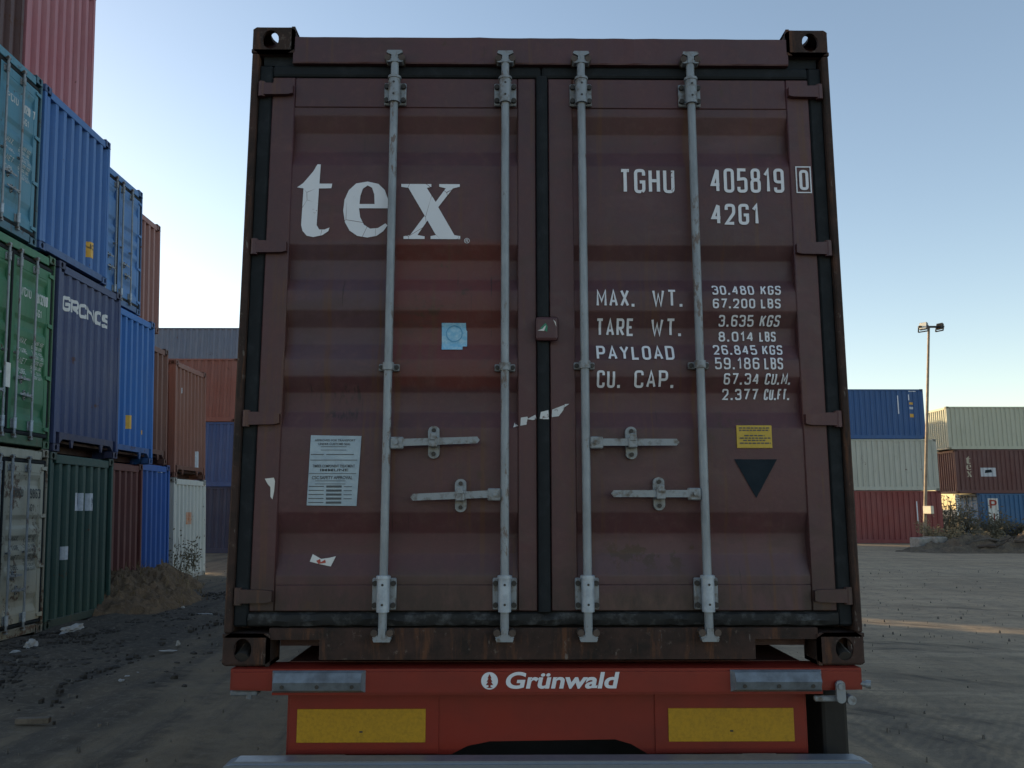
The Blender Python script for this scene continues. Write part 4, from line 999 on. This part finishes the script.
def leafmat(name, a, b):
    s = NT(name); v = s.coords(); f = s.noise(v, 9, 3); return s.out(s.mix(s.ramp(f, .35, .65), a, b), .7, 0)
GREEN = leafmat('weed_leaf', (.050, .048, .026), (.095, .075, .042)); DRY = leafmat('dry_leaf', (.20, .145, .07), (.13, .095, .05))
STEM = plain('weed_stem', (.09, .075, .045), .3, .8)
def shrub(name, label, loc, h, rad, n, leaf, seed, mat=GREEN, group=None, cat='bush', spread=.5):
    rnd = random.Random(seed); root = tag(empty(name, loc), label, cat, group)
    sb, lb = B(), B()
    for k in range(n):
        a = rnd.uniform(0, 2 * math.pi); rr = rad * math.sqrt(rnd.random()) * .5; p = Vector((math.cos(a) * rr, math.sin(a) * rr, -.05))
        d = Vector((math.cos(a) * spread, math.sin(a) * spread, 1)); ln = h * rnd.uniform(.55, 1.05); pts = [p]
        for q in range(6):
            d = (d + Vector((rnd.uniform(-.22, .22), rnd.uniform(-.22, .22), 0))).normalized(); pts.append(pts[-1] + d * ln / 6)
        tube(sb, pts, [.012 * (1 - .12 * q) * max(1, h) for q in range(7)], 4)
        for q in range(1, 7):
            for _ in range(5):
                c = pts[q] + Vector([rnd.gauss(0, .06 + .05 * h) for _ in range(3)]); u = Vector([rnd.gauss(0, 1) for _ in range(3)]).normalized(); w_ = u.orthogonal().normalized() * leaf * .4; u *= leaf * rnd.uniform(.6, 1.2)
                lb.faces.new([lb.verts.new(c + e) for e in (-u, w_ - u * .1, u, -w_ - u * .1)])
    obj('stem', sb, STEM, root); obj('foliage', lb, mat, root)
    return root
for k, (x, y, h, rd, n, what) in enumerate(((23.9, 42.6, 2.6, 1.7, 64, 'dark leafy bush filling the gap between the two right stacks'), (25.7, 43.0, 1.8, 1.6, 50, 'dark leafy bush in front of the blue container doors'), (27.3, 44.6, 1.3, 1.0, 30, 'low green bush at the left corner of the blue container'),
                                       (28.9, 44.6, 1.15, .9, 30, 'green bush growing in front of the white lettered panel'), (31.0, 44.4, 1.2, 1.5, 40, 'wide green bush by the right edge of the picture'), (20.6, 34.6, .9, 1.3, 36, 'scruffy green weeds behind the rubble heap by the pole'))):
    shrub('bush', what, (x, y, 0), h, rd * 1.6, n, .11, 60 + k, GREEN, 'bushes before the right stacks')
shrub('bush', 'dry tan bush at the foot of the floodlight pole, its top in sunlight', (18.75, 32.9, 0), 1.35, .9, 40, .08, 77, DRY)
for k, (x, y, h) in enumerate(((-7.5, 15.6, 1.25), (-7.6, 16.1, .85), (-7.6, 16.6, 1.25), (-7.6, 17.1, .8), (-7.65, 17.5, .9))):
    shrub('weed', ('tall thin weed at the left corner of the dirty white container', 'short weed between two taller ones on the dirt mound', 'tallest thin weed before the dirty white container', 'small weed right of the tallest one by the white container', 'thin weed near the right corner of the dirty white container')[k], (x, y, .3), h * .8, .3, 2, .045, 90 + k, GREEN, 'weeds on the small dirt mound', 'weed', .15)
bm = B(); rnd = random.Random(12)
for k in range(900):
    u, v = rnd.uniform(-1, 1), rnd.uniform(-1, 1)
    if u * u + v * v > .9: continue
    x, y = -7.0 + u * 1.3, 12.6 + v * 2.1
    if k % 3 == 0: x, y = -7.75 + u * 1.0, 15.4 + v * 1.7
    zz = (.70 if k % 3 else .60) * (1 - u * u - v * v) ** 1.3 - .06; ln = rnd.uniform(.08, .22); a = rnd.uniform(0, 6.28); q = rnd.uniform(.02, .14)
    p = Vector((x, y, zz)); t = p + Vector((math.cos(a) * q, math.sin(a) * q, ln)); sd_ = Vector((-math.sin(a), math.cos(a), 0)) * .006
    bm.faces.new([bm.verts.new(e) for e in (p - sd_, p + sd_, t)])
tag(obj('dry_grass', bm, DRY, None), kind='stuff')
# rubbish along the foot of the row
def crumple(label, loc, sx_, sy_, sz_, seed, name='plastic_bag', mat=None, cat='litter', group=None):
    bm = B(); bmesh.ops.create_icosphere(bm, subdivisions=3, radius=1)
    for v in bm.verts:
        q = 1 + .45 * noise.noise(v.co * 1.7 + Vector((seed, 0, 0))) + .25 * noise.noise(v.co * 4.1 + Vector((0, seed, 0)))
        v.co = Vector((v.co.x * sx_ * q, v.co.y * sy_ * q, max(-.1, v.co.z) * sz_ * q))
    o = obj(name, bm, mat or M['bag'], None); o.location = loc
    return tag(o, label, cat, group)
def G(px, py):                               # yard point seen at a pixel, camera as set above
    u, v = (px - 512) / 830, (384 - py) / 830; p, yw = R(8.5), R(-.6)
    f = Vector((-math.sin(yw), math.cos(yw), 0)); r = Vector((math.cos(yw), math.sin(yw), 0))
    d = f * math.cos(p) + Vector((0, 0, math.sin(p))) + r * u + (f * -math.sin(p) + Vector((0, 0, math.cos(p)))) * v
    t = -CAM[2] / d.z; return Vector(CAM) + d * t
a = G(72, 630); crumple('long crumpled white plastic bag against the foot of the dark green container', (a.x + .0, a.y, .0), .08, .30, .07, 3)
a = G(31, 646); crumple('small white plastic bag near the corner of the rusty cream container', (a.x, a.y, 0), .06, .10, .08, 5)
a = G(15, 652); crumple('scrap of white wrapper at the left edge by the cream container', (a.x, a.y, 0), .04, .09, .02, 9, 'wrapper')
scr = [(183, 608), (205, 614), (168, 651), (178, 645), (121, 681), (127, 677), (135, 673)]
for k, (px, py) in enumerate(scr):
    a = G(px, py); crumple('tiny pale scrap of litter on the dark dirt left of the trailer', (a.x, a.y, 0), (.03, .12, .10, .025, .03, .025, .06)[k], .035, (.035, .012, .012, .05, .02, .02, .01)[k], 20 + k, 'litter_scrap', None, 'litter', 'small scraps on the left of the trailer')
a = G(33, 722); bm = B(); box(bm, -.13, .13, -.03, .03, -.01, .035, .004); o = obj('plank', bm, M['wood'], None); o.location = (a.x, a.y, .0); o.rotation_euler = (0, 0, .12)
tag(o, 'grey wooden plank lying on the dirt at the lower left', 'plank')
# loose stones
bm = B(); rnd = random.Random(15)
for k in range(2600):
    y = rnd.uniform(2, 16); x = -6.3 + abs(rnd.gauss(0, 1.0)) + .4 * math.sin(y * 1.3)
    if -7.0 + 1.2 < x and x > -2.5: continue
    r = .010 + .032 * rnd.random() ** 3; c = Vector((x, y, -.01)); h = r * rnd.uniform(.4, .9)
    lo = [bm.verts.new(c + Vector((r * rnd.uniform(.7, 1.3) * math.cos(t), r * rnd.uniform(.7, 1.3) * math.sin(t), -.03))) for t in (0, .9, 2.1, 3.1, 4.2, 5.3)]
    md = [bm.verts.new(q.co + Vector((0, 0, .03 + h * rnd.uniform(.3, .7)))) for q in lo]; tp = bm.verts.new(c + Vector((rnd.uniform(-.3, .3) * r, rnd.uniform(-.3, .3) * r, h)))
    for i in range(6): bm.faces.new((lo[i], lo[(i+1) % 6], md[(i+1) % 6], md[i])); bm.faces.new((md[i], md[(i+1) % 6], tp))
tag(obj('soil_clods', bm, plain('dark_soil_clod', (.055, .048, .042), .5, .95, 0, 4, .4, (.026, .024, .024)), None), kind='stuff')
bm = B(); rnd = random.Random(5)
for k in range(2600):
    x = rnd.uniform(-8.5, 14); y = -3 + 24 * rnd.random() ** 1.6
    if -1.3 < x < 1.3 and y > -1: continue
    r = .004 + .014 * rnd.random() ** 4
    if x < -3: r *= 1.4
    c = Vector((x, y, .0)); st = [bm.verts.new(c + Vector((r * rnd.uniform(.7, 1.3) * math.cos(t), r * rnd.uniform(.7, 1.3) * math.sin(t), -.03))) for t in (0, 1.26, 2.5, 3.77, 5.0)]
    tp = [bm.verts.new(c + Vector(((v.co.x - x) * .6, (v.co.y - y) * .6, r * rnd.uniform(.2, .7)))) for v in st]
    for i in range(5): bm.faces.new((st[i], st[(i+1) % 5], tp[(i+1) % 5], tp[i]))
    bm.faces.new(tp)
tag(obj('gravel', bm, plain('stone', (.13, .12, .11), .5, .9, 0, 3, .2, (.07, .065, .06)), None), kind='stuff')
